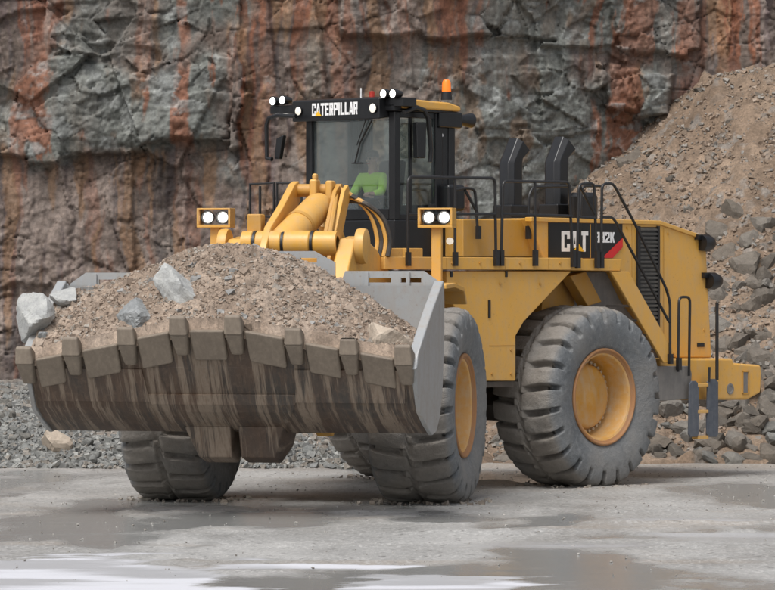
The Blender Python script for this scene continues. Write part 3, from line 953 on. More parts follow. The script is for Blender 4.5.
RIM, RING, HUB, BOLT = rim_mesh(), ring_mesh(), hub_mesh(), bolt_mesh()
def wheel(frame, x, side, spin):
    rm = RM if frame == 'R' else FM
    mw = rm @ Matrix.Translation((x, side * TRACK, RT - 0.025)) @ Matrix.Rotation(0 if side > 0 else math.pi, 4, 'Z') @ Matrix.Rotation(spin, 4, 'Y')
    w = link('wheel', RIM, LOADER, mw)
    smooth_by_angle(w, 30)
    for nm, me in (('tyre', TYRE), ('lock_ring', RING), ('hub', HUB), ('bolt_circle', BOLT)):
        q = link(nm, me, w)
        if nm == 'bolt_circle': q['kind'] = 'stuff'
    return w
wheel('F', L_FRONT, 1, 0.1)
wheel('F', L_FRONT, -1, 0.33)
wheel('R', -L_REAR, 1, 0.22)
wheel('R', -L_REAR, -1, 0.5)
for me in (RIM, RING, HUB):
    pass

# ---- axles and frames
def axle(frame, x, nm):
    mb = MB()
    mb.lathe([(-1.6, 0.0), (-1.6, 0.30), (-0.75, 0.30), (-0.45, 0.42), (0.45, 0.42), (0.75, 0.30), (1.6, 0.30), (1.6, 0.0)], (x, 0, RT), 'y', 24)
    return part(nm, mb, M['under'], frame)
axle('F', L_FRONT, 'front_axle'); axle('R', -L_REAR, 'rear_axle')
mb = MB().prism([(0.1, 1.05), (1.4, 0.95), (3.9, 1.25), (4.0, 1.7), (3.0, 2.6), (2.2, 3.15), (1.2, 3.15), (0.4, 2.3)], -0.72, 0.72)
part('front_frame', mb, M['yellow_shade'], 'F', bevel=0.03)
mb = MB().prism([(0.1, 1.3), (-1.2, 1.15), (-6.9, 1.3), (-6.9, 2.2), (-0.4, 2.5), (0.1, 2.3)], -0.62, 0.62)
part('rear_frame', mb, M['under'], 'R', bevel=0.03)
mb = MB().lathe([(-0.75, 0), (-0.75, 0.24), (0.75, 0.24), (0.75, 0)], (0, 0, 1.75), 'z', 20)
part('articulation_pin', mb, M['under'], 'R')

# ---- front fenders with work lights
for s in (1, -1):
    mb = MB()
    mb.prism([(1.55, 2.86), (2.15, 2.92), (2.75, 2.90), (2.75, 2.96), (2.15, 2.985), (1.55, 2.92)], s * 1.05, s * 1.95)
    mb.prism([(1.40, 2.68), (1.55, 2.86), (1.55, 2.92), (1.34, 2.70)], s * 1.05, s * 1.95)
    mb.box(1.6, 2.2, s * 0.6, s * 1.06, 2.80, 2.9)
    part('front_fender', mb, M['yellow'], 'F')
    px, yv = (437, 1.66) if s > 0 else (216, -1.60)
    c = FY(px, 217, yv)
    x, zc = c[0], c[2]
    mb = MB().box(x - 0.055, x + 0.055, yv - 0.07, yv + 0.07, 2.97, zc - 0.12)
    lp = part('work_lamp_post', mb, M['yellow'], 'F')
    mb = MB()
    mb.box(x - 0.14, x + 0.14, yv - 0.245, yv - 0.215, zc - 0.11, zc + 0.12)
    mb.box(x - 0.14, x + 0.14, yv + 0.215, yv + 0.245, zc - 0.11, zc + 0.12)
    mb.box(x - 0.14, x + 0.14, yv - 0.245, yv + 0.245, zc - 0.15, zc - 0.11)
    mb.box(x - 0.14, x + 0.14, yv - 0.245, yv + 0.245, zc + 0.105, zc + 0.125)
    part('lamp_guard', mb, M['yellow'], 'F', lp, 0.006)
    for q in (-0.108, 0.108):
        mb = MB().lathe([(-0.1, 0), (-0.1, 0.07), (0.04, 0.098), (0.06, 0.098), (0.06, 0.086), (0.03, 0.070)], (x, yv + q, zc - 0.005), 'x', 20)
        part('lamp_housing', mb, M['black'], 'F', lp, 0)
        mb = MB().lathe([(0.030, 0.072), (0.042, 0.05), (0.046, 0.0)], (x, yv + q, zc - 0.005), 'x', 20)
        part('lamp_lens', mb, M['lamp_lit'], 'F', lp, 0)
        part('reflector', MB().lathe([(0.052, 0.087), (0.030, 0.074), (0.026, 0.060)], (x, yv + q, zc - 0.005), 'x', 20), M['lamp_bowl'], 'F', lp, 0)
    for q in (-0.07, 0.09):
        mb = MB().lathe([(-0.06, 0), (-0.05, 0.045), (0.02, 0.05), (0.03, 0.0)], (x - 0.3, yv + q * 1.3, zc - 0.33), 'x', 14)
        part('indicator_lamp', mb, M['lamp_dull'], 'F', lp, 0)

# ---- lift arms, cross tube, bell crank
for s in (1, -1):
    poly = [(1.35, 2.75), (1.5, 3.1), (2.4, 3.45), (3.2, 3.62), (3.65, 3.58), (4.05, 3.2), (4.5, 2.4), (5.0, 1.6), (5.2, 1.15), (4.9, 0.95), (4.55, 1.15), (4.0, 2.1), (3.4, 2.85), (2.6, 2.95), (1.6, 2.6)]
    mb = MB().prism(poly, s * 0.66, s * 0.90)
    la = part('lift_arm', mb, M['yellow'], 'F', bevel=0.03)
    mb = MB().lathe([(0, 0), (0, 0.235), (0.05, 0.245), (0.12, 0.235), (0.14, 0.15), (0.14, 0.0)] if s > 0 else [(0, 0), (0, 0.235), (-0.05, 0.245), (-0.12, 0.235), (-0.14, 0.15), (-0.14, 0)], (3.55, s * 0.90, 3.48), 'y', 24)
    part('pivot_boss', mb, M['yellow'], 'F', la, 0)
    mb = MB().tube([(2.1, s * 1.0, 1.6), (3.35, s * 1.0, 2.55)], [0.13, 0.13], 16)
    lc = part('lift_cylinder', mb, M['yellow_shade'], 'F', bevel=0)
    part('cylinder_rod', MB().tube([(3.35, s * 1.0, 2.55), (3.9, s * 1.0, 2.95)], 0.07, 14), M['chrome'], 'F', lc, 0)
ct = [(-0.66, 0.10), (-0.66, 0.165), (-0.52, 0.17), (-0.50, 0.15), (-0.47, 0.15), (-0.45, 0.17), (-0.12, 0.175), (-0.10, 0.16), (-0.07, 0.16), (-0.05, 0.175), (0.28, 0.17), (0.30, 0.15), (0.34, 0.15), (0.36, 0.17), (0.66, 0.165), (0.66, 0.1)]
tube = part('cross_tube', MB().lathe([(u, r) for u, r in ct], (3.72, 0, 3.52), 'y', 28), M['yellow'], 'F', bevel=0)
for u in (-0.485, 0.32, -0.085):
    part('clamp_band', MB().lathe([(u - 0.018, 0.15), (u - 0.018, 0.172), (u + 0.018, 0.172), (u + 0.018, 0.15)], (3.72, 0, 3.52), 'y', 28), M['rail'], 'F', tube, 0)
# bell crank: two tapering plates with a web between them
bc_poly = [(4.35, 2.55), (4.5, 2.3), (4.2, 2.15), (4.0, 2.5), (3.50, 3.25), (2.95, 3.6), (2.15, 4.12), (2.10, 4.30), (2.22, 4.40), (2.42, 4.36), (3.10, 4.02), (3.75, 3.74), (3.98, 3.5), (4.1, 3.2)]
mb = MB()
mb.prism(bc_poly, -0.36, -0.26)
bc = part('tilt_lever', mb, M['yellow'], 'F', bevel=0.015)
part('lever_barrel', MB().tube([(3.72, -0.12, 3.50), (3.60, -0.10, 3.56), (2.62, 0.10, 4.02), (2.50, 0.12, 4.07)], [0.19, 0.215, 0.205, 0.17], 24), M['yellow'], 'F', bc, 0)
part('barrel_collar', MB().tube([(3.20, -0.02, 3.748), (3.14, -0.008, 3.776)], 0.222, 24), M['yellow_shade'], 'F', bc, 0)
for yy in (0.30, 0.42):
    part('link_plate', MB().prism([(2.20, 4.22), (2.36, 4.34), (2.56, 4.26), (3.05, 3.72), (3.42, 3.28), (3.20, 3.10), (2.90, 3.40), (2.45, 3.95)], yy, yy + 0.06), M['yellow_shade'] if yy < 0.4 else M['yellow'], 'F', bc, 0.012)  # inner plate takes the shaded yellow, outer plate the lit one
part('lever_pin', MB().lathe([(-0.36, 0), (-0.36, 0.09), (0.36, 0.09), (0.36, 0)], (2.26, 0, 4.27), 'y', 18), M['yellow_shade'], 'F', bc, 0)
tc = part('tilt_cylinder', MB().tube([(0.75, 0, 3.25), (1.7, 0, 3.9)], 0.16, 20), M['yellow'], 'F', bevel=0)
part('cylinder_rod', MB().tube([(1.7, 0, 3.9), (2.26, 0, 4.27)], 0.08, 16), M['chrome'], 'F', tc, 0)
part('lever_bracket', MB().box(3.45, 3.68, -0.62, -0.42, 3.5, 3.92), M['yellow_shade'], 'F', bc, 0.02)
part('lever_cap', MB().box(2.26, 2.50, -0.05, 0.06, 4.0, 4.42).box(2.26, 2.50, 0.18, 0.28, 4.0, 4.40).box(2.22, 2.3, -0.05, 0.28, 4.0, 4.34).box(2.34, 2.46, -0.02, 0.05, 4.41, 4.50), M['yellow'], 'F', bc, 0.03)
# hydraulic hoses arching from the lever down to the arm
def hose(pts, r, mat):
    P = [Vector(p) for p in pts]
    out = []
    for i in range(len(P) - 1):
        p0, p1, p2, p3 = P[max(i - 1, 0)], P[i], P[i + 1], P[min(i + 2, len(P) - 1)]
        for k in range(6):
            t = k / 6
            out.append(0.5 * ((2 * p1) + (p2 - p0) * t + (2 * p0 - 5 * p1 + 4 * p2 - p3) * t * t + (3 * p1 - p0 - 3 * p2 + p3) * t ** 3))
    out.append(P[-1])
    return MB().tube(out, r, 8)
for k in range(4):
    q = 0.06 * k
    part('hydraulic_hose', hose([(2.3 - 0.05 * k, 0.31 + 0.3 * q, 4.30 - q), (2.3, 0.50 + q, 4.20 - q * 0.6), (2.2, 0.74 + q, 3.95 - 0.3 * q), (2.15, 0.84 + q, 3.6), (2.2, 0.82 + q, 3.35)], 0.033, None), M['yellow_dusty' if k in (0, 2) else 'rubber_hose'], 'F', bevel=0)
for k in range(2):
    part('hydraulic_hose', hose([(2.5, 0.34, 4.2 - 0.2 * k), (2.9, 0.40, 3.95 - 0.2 * k), (3.2, 0.42, 3.6), (3.3, 0.44, 3.2)], 0.035, None), M['rubber_hose' if k else 'yellow_shade'], 'F', bevel=0)
for k in range(2):
    part('hydraulic_hose', hose([(2.3, -0.31, 4.25 - 0.1 * k), (2.2, -0.50, 4.05 - 0.1 * k), (2.2, -0.68, 3.7)], 0.03, None), M['rubber_hose'], 'F', bevel=0)

# ---- bucket
BW = 2.50
LIPX, LIPZ, HX0 = 7.38, 1.92, 5.78
inner = [(LIPX, LIPZ), (7.08, 1.40), (6.75, 1.22), (6.38, 1.065), (6.15, 1.10), (5.95, 1.28), (5.80, 1.6), (5.72, 2.0), (5.68, 2.4), (5.68, 2.75), (5.70, 2.95)]
def offset_poly(pl, d):
    out = []
    for i, p in enumerate(pl):
        a = np.array(pl[max(i - 1, 0)]); b = np.array(pl[min(i + 1, len(pl) - 1)])
        t = b - a; t = t / np.linalg.norm(t)
        out.append((p[0] + t[1] * d, p[1] - t[0] * d))
    return out
shell_o = inner
shell_i = offset_poly(inner, 0.07)
poly = shell_o + shell_i[::-1]
BUCKET = part('bucket', MB().prism(poly, -BW, BW), M['bucket'], 'F', bevel=0.01)
fdir = np.array([inner[0][0] - inner[1][0], inner[0][1] - inner[1][1]]); fdir /= np.linalg.norm(fdir)
fnor = np.array([-fdir[1], fdir[0]])
# spade lip: forward reach as a function of y
def lip_reach(y):
    a = abs(y)
    return 0.45 * (1 - min(1, max(0, (a - 0.35) / (BW - 0.35))))
def floor_pt(u, v, y):
    """u metres beyond the lip corner line along the floor, v above the floor"""
    return (LIPX + fdir[0] * u + fnor[0] * v, y, LIPZ + fdir[1] * u + fnor[1] * v)
mb = MB()
ys = [-BW, -1.6, -0.35, 0.35, 1.6, BW]
for a, b in zip(ys[:-1], ys[1:]):
    mb.hexa([floor_pt(-0.06, 0.004, a), floor_pt(lip_reach(a), 0.004, a), floor_pt(lip_reach(b), 0.004, b), floor_pt(-0.06, 0.004, b)],
            [floor_pt(-0.06, 0.075, a), floor_pt(lip_reach(a), 0.075, a), floor_pt(lip_reach(b), 0.075, b), floor_pt(-0.06, 0.075, b)])
part('cutting_edge', mb, M['bucket'], 'F', BUCKET, 0)
# side plates
for s in (1, -1):
    back = [(LIPX + 0.02, LIPZ - 0.02), (7.09, 1.36), (6.75, 1.19), (6.38, 1.045), (6.15, 1.08), (5.94, 1.26), (5.79, 1.58), (5.71, 2.0), (5.67, 2.4), (5.67, 2.77), (5.70, 2.98)]
    front = [(5.92, 2.92), (6.5, 2.58), (7.0, 2.24), (7.32, 2.06), (7.44, 1.94)]
    part('side_plate', MB().prism(back + front, s * BW, s * (BW + 0.06)), M['steel'], 'F', BUCKET, 0.012)
    cut = [(7.48, 1.90), (7.40, 2.10), (7.06, 2.32), (6.5, 2.68), (5.9, 3.02), (5.84, 2.90), (6.45, 2.53), (6.95, 2.18), (7.25, 2.02)]
    part('side_cutter', MB().prism(cut, s * (BW - 0.03), s * (BW + 0.10)), M['steel'], 'F', BUCKET, 0.02)
part('back_liner', MB().prism([(p[0] + 0.085, p[1]) for p in inner[5:]] + [(p[0] + 0.105, p[1]) for p in inner[5:][::-1]], -BW + 0.01, BW - 0.01), M['steel'], 'F', BUCKET, 0)
# spill guard in three plates with slots
def guard_plate(pxs, x, holes, nm='spill_guard'):
    pts = [FX(px, py, x) for px, py in pxs]
    return pts
for (ya, yb, zt0, slots, c0, c1) in ((1.18, 2.50, 3.14, ((1.55, 1.85), (1.98, 2.25)), 0.06, 0.22), (-1.0, 1.10, 3.40, ((0.30, 0.52), (0.64, 0.86)), 0.3, 0.28), (-2.50, -1.2, 3.12, ((-2.1, -1.75),), 0.22, 0.1)):
    mb = MB()
    z0, zs0, zs1 = 2.80, zt0 - 0.15, zt0 - 0.09
    x0, x1 = 5.62, 5.665
    mb.box(x0, x1, ya, yb, z0, zs0)
    edges = [ya] + [e for sl in slots for e in sl] + [yb]
    for k in range(0, len(edges), 2):
        a_, b_ = edges[k], edges[k + 1]
        t0, t1 = (c0 * 0.4 if k == 0 else 0), (c1 * 0.4 if k == len(edges) - 2 else 0)
        mb.prism_x([(a_, zs0), (b_, zs0), (b_ - t1, zs1), (a_ + t0, zs1)], x0, x1)
    mb.prism_x([(ya + c0 * 0.4, zs1), (yb - c1 * 0.4, zs1), (yb - c1, zt0), (ya + c0, zt0)], x0, x1)
    part('spill_guard', mb, M['steel'], 'F', BUCKET, 0)
    for yy in np.arange(ya + 0.35, yb - 0.1, 0.55):
        part('guard_rib', MB().box(x1 - 0.002, x1 + 0.03, yy - 0.025, yy + 0.025, z0, zt0 - 0.02), M['steel'], 'F', BUCKET, 0)
# teeth (tip and adapter) and shrouds along the lip
tooth_px = [22, 73, 128, 180, 235, 295, 350, 411]
tooth_y = []
for px in tooth_px:
    y = 0
    for it in range(6):
        xx = LIPX + fdir[0] * (lip_reach(y) + 0.1)
        y = FX(px, 350, xx)[1]
    tooth_y.append(float(np.clip(y, -BW - 0.02, BW - 0.06)))
rt = random.Random(3)
for i, y in enumerate(tooth_y):
    R0 = lip_reach(y)
    w = 0.115
    def P(u, v, yy): return floor_pt(R0 + u, v, y + yy)
    mb = MB()   # adapter hugging the lip
    mb.hexa([P(-0.22, -0.08, -w * 0.62), P(0.10, -0.12, -w), P(0.10, -0.12, w), P(-0.22, -0.08, w * 0.62)],
            [P(-0.30, 0.14, -w * 0.8), P(0.10, 0.12, -w), P(0.10, 0.12, w), P(-0.30, 0.14, w * 0.8)])
    tth = part('tooth', mb, M['tooth'], 'F', BUCKET, 0.03)
    wl_ = rt.uniform(0.20, 0.26)
    mb = MB()
    mb.hexa([P(0.09, -0.13, -w * 1.06), P(0.09 + wl_, -0.05, -w * 0.94), P(0.09 + wl_, -0.05, w * 0.94), P(0.09, -0.13, w * 1.06)],
            [P(0.09, 0.13, -w * 1.06), P(0.09 + wl_, 0.005, -w * 0.86), P(0.09 + wl_, 0.005, w * 0.86), P(0.09, 0.13, w * 1.06)])
    # sub-part level ends at the tooth, so the tip is its own piece under the bucket
    part('tooth_tip', mb, M['tooth'], 'F', BUCKET, 0.035)
for a, b in zip(tooth_y[:-1], tooth_y[1:]):
    m_ = (a + b) / 2
    hw = (b - a) / 2 - 0.130
    ya, yb = m_ - hw, m_ + hw
    ra, rb = lip_reach(ya), lip_reach(yb)
    ex = rt.uniform(0.11, 0.15)
    mb = MB()
    mb.hexa([floor_pt(ra - 0.33, -0.05, ya + 0.015), floor_pt(ra + ex, -0.07, ya), floor_pt(rb + ex, -0.07, yb), floor_pt(rb - 0.33, -0.05, yb - 0.015)],
            [floor_pt(ra - 0.22, 0.13, ya + 0.015), floor_pt(ra + ex - 0.05, 0.07, ya), floor_pt(rb + ex - 0.05, 0.07, yb), floor_pt(rb - 0.22, 0.13, yb - 0.015)])
    part('lip_shroud', mb, M['tooth'], 'F', BUCKET, 0.03)
# wear plates under the floor
def under_pt(u, v, y):
    """u back from the lip corner along the underside polyline"""
    d = 0
    for (p, q) in zip(inner[:-1], inner[1:]):
        L = math.dist(p, q)
        if d + L >= u:
            t = (u - d) / L
            n = np.array([-(q[1] - p[1]), q[0] - p[0]]) / L
            n = n if n[1] < 0 else -n
            return (p[0] + (q[0] - p[0]) * t + n[0] * v, y, p[1] + (q[1] - p[1]) * t + n[1] * v)
        d += L
    return (inner[-1][0], y, inner[-1][1])
def plate(u0, u1, y0, y1, y2, y3, th, nm, mat, bev=0.01):
    n = 6
    mb = MB()
    for k in range(n):
        a, b = u0 + (u1 - u0) * k / n, u0 + (u1 - u0) * (k + 1) / n
        ta, tb = k / n, (k + 1) / n
        ya0, ya1 = y0 + (y2 - y0) * ta, y1 + (y3 - y1) * ta
        yb0, yb1 = y0 + (y2 - y0) * tb, y1 + (y3 - y1) * tb
        mb.hexa([under_pt(a, -0.004, ya0), under_pt(b, -0.004, yb0), under_pt(b, -0.004, yb1), under_pt(a, -0.004, ya1)],
                [under_pt(a, th, ya0), under_pt(b, th, yb0), under_pt(b, th, yb1), under_pt(a, th, ya1)])
    return part(nm, mb, mat, 'F', BUCKET, 0)
plate(0.40, 1.25, -1.0, 1.0, -0.64, 0.64, 0.022, 'wear_plate', M['bucket'])
plate(0.02, 0.50, -2.42, -1.0, -2.38, -0.96, 0.03, 'wear_plate', M['bucket'])
plate(0.02, 0.50, 1.0, 2.42, 0.96, 2.38, 0.03, 'wear_plate', M['bucket'])
# hinge brackets under the bucket
for (ya, yb, k0, k1) in ((-0.66, -0.04, 0.16, 0.02), (0.06, 0.66, 0.0, 0.14)):
    prof = [(6.64, 1.15), (6.48, 0.74), (6.15, 0.66), (5.75, 0.85), (5.6, 1.35), (6.1, 1.10)]
    low = [0, 1, 1, 0.7, 0, 0]
    n = len(prof)
    mb = MB().add([(p[0], ya + k0 * l, p[1]) for p, l in zip(prof, low)] + [(p[0], yb - k1 * l, p[1]) for p, l in zip(prof, low)],
                  [tuple(range(n)), tuple(range(2 * n - 1, n - 1, -1))] + [(i, i + n, (i + 1) % n + n, (i + 1) % n) for i in range(n)])
    part('hinge_bracket', mb, M['bucket'], 'F', BUCKET, 0.02)
    part('hinge_pin', MB().lathe([(ya + 0.1, 0.0), (ya + 0.1, 0.1), (yb - 0.1, 0.1), (yb - 0.1, 0.0)], (6.42, 0, 0.98), 'y', 16), M['under'], 'F', BUCKET, 0)
# ---- soil heap in the bucket (not part of the machine)
sil = [(20, 345), (32, 328), (50, 304), (75, 290), (110, 281), (150, 266), (190, 251), (230, 244), (262, 246), (300, 260), (340, 280), (380, 303), (410, 326), (440, 345)]
XR = 6.25
sy = np.array([FX(a, b, XR)[1] for a, b in sil]); sz = np.array([FX(a, b, XR)[2] for a, b in sil])
def heap_h(X, Y):
    ridge = np.interp(Y, sy, sz)
    ridge = np.interp(Y - 0.12, sy, sz) * 0.5 + 0.5 * np.interp(Y + 0.12, sy, sz)
    reach = 0.45 * (1 - np.clip((np.abs(Y) - 0.35) / (BW - 0.35), 0, 1))
    lipx = LIPX + fdir[0] * reach * 0.8; lipz = LIPZ + 0.27 + fdir[1] * reach * 0.8
    t = np.clip((X - XR) / (lipx - XR), -1.2, 1.15)
    front = ridge + (lipz - ridge) * np.clip(t, 0, 2) ** 1.15
    back = ridge - 0.55 * np.clip(XR - X, 0, 2) ** 1.4
    z = np.where(t > 0, front, back)
    z = z + 0.06 * fbm(X * 1.6, Y * 1.6, 2, 4) + 0.03 * fbm(X * 6, Y * 6, 4, 4)
    return z
def build_heap():
    ts = np.linspace(0, 1, 95); ys = np.arange(-BW + 0.01, BW - 0.005, 0.022)
    T_, Y = np.meshgrid(np.concatenate([ts, [1.004, 1.006]]), ys)
    reach = 0.45 * (1 - np.clip((np.abs(Y) - 0.35) / (BW - 0.35), 0, 1))
    lim = LIPX + fdir[0] * (reach + 0.07)
    X = 5.75 + T_ * (lim - 5.75)
    Z = heap_h(X, Y)
    f1, f2, r, ox, oy = voronoi(X / 0.10, Y / 0.10, 2)
    Z += sstep(0.0, 0.2, r[0]) * 0.05 * np.clip(1 - f1 * 1.7, 0, 1)
    floor_z = LIPZ + (X - LIPX) * fdir[1] / fdir[0] + 0.16
    Z = np.maximum(Z, floor_z)
    Z[:, -1] -= 0.25
    Xc = X
    C = np.empty(X.shape + (3,))
    f = sstep(-0.4, 0.4, fbm(X * 2, Y * 2, 3, 4))[..., None]
    C[:] = np.array([0.225, 0.17, 0.128]) * (1 - f) + np.array([0.29, 0.228, 0.178]) * f
    C *= (1 + 0.35 * r[2])[..., None]
    M4 = Matrix.Translation((PIVOT[0], PIVOT[1], 0)) @ FM
    o = grid_object('soil_heap', Xc, Y, Z, np.clip(C, 0.02, 0.6), M['soil'], smooth=False)
    o.matrix_basis = M4
    tag(o, 'heaped brown soil and small stones filling the loader bucket', 'soil', kind='stuff')
    return o
HEAP = build_heap()
def s_heap(rs, n):
    x, y = rs.uniform(HX0, LIPX + 0.3, n), rs.uniform(-BW + 0.06, BW - 0.08, n)
    z = heap_h(x[None], y[None])[0]
    ok = x < LIPX + fdir[0] * 0.45 * (1 - np.clip((np.abs(y) - 0.35) / (BW - 0.35), 0, 1)) + 0.02
    return np.stack([x, y, z + 0.005], -1)[ok]
chips('soil_clods', 11000, s_heap, 0.006, 0.042, 9, SOILS, M['pebble'], HEAP)
chips('loose_stones', 260, lambda rs, n: s_heap(rs, n) - np.array([0, 0, 0.02]), 0.04, 0.12, 10, SOILS + [(0.25, 0.245, 0.235)] * 2, M['pebble'], HEAP)

FW = Matrix.Translation((PIVOT[0], PIVOT[1], 0)) @ FM
def heap_rock(px, py, x, size, seed, mat, label, rot, flat=(1, 0.8, 0.8), sub=4, planes=10, cut=(0.34, 0.8), dz=0.0):
    me = rock_mesh('rock', seed, mat, sub, planes, flat, cut)
    o = link('rock', me)
    p = FX(px, py, x)
    o.matrix_basis = FW @ Matrix.Translation((x, p[1], p[2] + dz)) @ Matrix.Rotation(rot[2], 4, 'Z') @ Matrix.Rotation(rot[0], 4, 'X') @ Matrix.Rotation(rot[1], 4, 'Y') @ Matrix.Diagonal((size, size, size, 1))
    tag(o, label, 'rock')
    return o
heap_rock(183, 297, 7.0, 0.50, 12, M['rock_pale'], 'large pale grey angular boulder resting on the bucket soil', (0.35, 0.3, 0.4), (0.8, 0.80, 1.0))
heap_rock(140, 316, 7.2, 0.46, 14, M['rock_bucket'], 'dark grey wedge of rock beside the pale boulder in the bucket', (0.2, 0.2, 0.9), (1, 1.1, 0.6))
heap_rock(383, 340, 7.22, 0.40, 17, M['rock_tan'], 'smooth tan slab of rock behind the end teeth of the bucket', (0.5, 0.1, 0.2), (0.7, 1.1, 0.75))
heap_rock(250, 323, 7.4, 0.12, 19, M['rock_tan'], 'small tan stone wedged behind the middle teeth of the bucket', (0.2, 0.4, 0.2))
heap_rock(45, 338, 7.15, 0.16, 23, M['rock_bucket'], 'small grey rock lying against the bucket side wall', (0.2, 0.4, 1.2))
heap_rock(34, 318, 7.05, 0.38, 41, M['rock_pale'], 'pale block of stone spilling over the bucket corner', (0.1, 0.3, 0.2), (0.8, 0.75, 1.0))
heap_rock(64, 296, 6.5, 0.26, 43, M['rock_pale'], 'flat pale stone on the bucket wall just behind the corner block', (0.1, 0.2, 0.4), (1, 1, 0.5))
heap_rock(152, 292, 6.6, 0.14, 29, M['rock_bucket'], 'small brownish grey rock just above the dark wedge rock', (0.9, 0.2, 1.2))
heap_rock(338, 322, 6.8, 0.08, 31, M['rock_bucket'], 'fist sized dark stone on the slope of bucket soil', (0.9, 0.2, 0.2))

# ---- deck, tank side and engine hood (rear frame)
DY = 1.95
HY = 1.40
def rpoly(pxs, y): return [(RY(a, b, y)[0], RY(a, b, y)[2]) for a, b in pxs]
xf = RY(385, 262, DY)[0]; xr = RY(583, 262, DY)[0]
zd0, zd1 = RY(440, 269.5, DY)[2], RY(440, 257, DY)[2]
for s in (1, -1):
    part('deck_beam', MB().box(xr, xf, s * (DY - 0.10), s * DY, zd0, zd1), M['yellow'], 'R')
part('platform_deck', MB().box(-3.3, xf - 0.02, -DY + 0.11, DY - 0.11, zd0 + 0.03, zd1 - 0.03), M['inner_grey'], 'R')
part('deck_front_beam', MB().box(xf - 0.08, xf + 0.002, -DY + 0.105, DY - 0.105, zd0 + 0.01, zd1 - 0.01), M['yellow'], 'R')
for (pa, pb, yv) in (((383, 248), (403, 257), 1.80), ((408, 248), (423, 257), 1.80)):
    a, b = RY(pa[0], pa[1], yv), RY(pb[0], pb[1], yv)
    part('step_box', MB().box(a[0], b[0], 1.2, yv, zd1 - 0.01, a[2]), M['yellow'], 'R')
# side tank (bins) ahead of the rear wheel
for s in (1, -1):
    yv = 1.90
    body = rpoly([(447, 271), (447, 296), (470, 330), (486, 381), (516, 381), (516, 336), (524, 322), (572, 271)], yv)
    body = [(p[0], min(p[1], zd0 - 0.012)) for p in body]
    o = part('side_tank', MB().prism(body, s * 0.75, s * yv), M['yellow'], 'R', bevel=0.02)
    if s > 0:
        for (a, b) in (((450, 271), (452, 277)), ((505, 271), (507, 277)), ((488, 300), (490, 318))):
            p0, p1 = RY(a[0], a[1], yv), RY(b[0], b[1], yv)
            part('latch', MB().box(p0[0], p1[0], yv - 0.01, yv + 0.015, p0[2], p1[2]), M['decal_black'], 'R', o, 0)
        sm = RY(486, 345, yv)
        part('panel_seam', MB().box(RY(489, 345, yv)[0], RY(515, 345, yv)[0], yv - 0.01, yv + 0.003, RY(500, 346, yv)[2], RY(500, 345.2, yv)[2]), M['yellow_shade'], 'R', o, 0)
        part('tank_skirt', MB().box(RY(487, 383, yv)[0], RY(515, 383, yv)[0], 0.9, yv - 0.03, RY(500, 387, yv)[2], RY(500, 381.5, yv)[2]), M['under'], 'R', o, 0)
for (a, b) in (((505, 258), (505.7, 269)), ((446, 258), (446.6, 269)), ((548, 259), (548.6, 269))):
    p0, p1 = RY(a[0], a[1], DY), RY(b[0], b[1], DY)
    part('deck_seam', MB().box(p0[0], p1[0], DY - 0.005, DY + 0.002, p1[2], p0[2]), M['yellow_shade'], 'R', bevel=0)
for (px, py) in ((452, 263), (480, 263), (520, 263), (560, 263), (456, 284), (500, 284), (492, 374), (511, 374), (540, 284), (511, 350)):
    yv = DY if py < 270 else 1.90
    c = RY(px, py, yv)
    part('bolt_head', MB().lathe([(-0.004, 0.022), (0.014, 0.022), (0.016, 0.0)], (c[0], yv, c[2]), 'y', 6), M['yellow_shade'], 'R', bevel=0)
for (px, py) in ((668, 234), (668, 290), (668, 345), (700, 246), (704, 330), (627, 228), (627, 280)):
    c = RY(px, py, HY)
    part('bolt_head', MB().lathe([(-0.004, 0.020), (0.012, 0.020), (0.014, 0.0)], (c[0], HY, c[2]), 'y', 6), M['yellow_shade'], 'R', bevel=0)
# front bulkhead of the rear frame under the cab
part('bulkhead', MB().box(-0.9, 0.05, -0.9, 0.9, 2.3, zd0 - 0.01), M['under'], 'R')

hz_top = RY(600, 219, HY)[2]
hood_poly = rpoly([(530, 218), (660, 221.5), (706, 238), (712, 358), (676, 358), (634, 300), (620, 271), (545, 262)], HY)
HOOD = part('engine_hood', MB().prism(hood_poly, -HY, HY), M['yellow'], 'R', bevel=0.03)
# front (pre-cleaner) compartment, a little narrower
h2 = rpoly([(463, 219), (534, 219), (534, 257), (463, 257)], 1.22)
part('engine_compartment', MB().prism([(p[0], max(p[1], zd1 - 0.02)) for p in h2], -1.22, 1.22), M['yellow_shade'], 'R', bevel=0.02)  # shade on this face is put into the darker yellow
# wing below the decal, edge of the walkway
w_ = rpoly([(548, 259), (622, 259), (620, 271), (548, 270)], DY - 0.03)
part('walkway_edge', MB().prism(w_, HY + 0.01, DY - 0.03), M['yellow'], 'R')
# slanted stringer of the rear stair over the wheel
st_poly = rpoly([(611, 271.5), (629, 271.5), (673, 350), (673, 363), (664, 363)], DY)
STAIR = part('stair_stringer', MB().prism(st_poly, DY - 0.05, DY), M['yellow'], 'R')
# treads of the stair behind the stringer
for k in range(2, 6):
    a = RY(622 + k * 8.4, 276 + k * 14.5, DY)
    part('stair_tread', MB().box(a[0] - 0.14, a[0] + 0.12, HY + 0.02, DY - 0.052, a[2] - 0.03, a[2]), M['inner_grey'], 'R', STAIR, 0)
# inner wheel-house panel and strut
ip = rpoly([(548, 272), (628, 272), (668, 352), (668, 375), (560, 340)], 1.12)
part('wheel_house_panel', MB().prism(ip, 1.06, 1.12), M['inner_grey'], 'R')
sp_ = rpoly([(570, 276), (586, 271.5), (602, 302), (588, 306)], 1.55)
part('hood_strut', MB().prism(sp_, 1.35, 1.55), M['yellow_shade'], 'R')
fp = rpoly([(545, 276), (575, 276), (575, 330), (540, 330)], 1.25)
part('frame_gusset', MB().prism(fp, 1.0, 1.25), M['yellow_shade'], 'R')
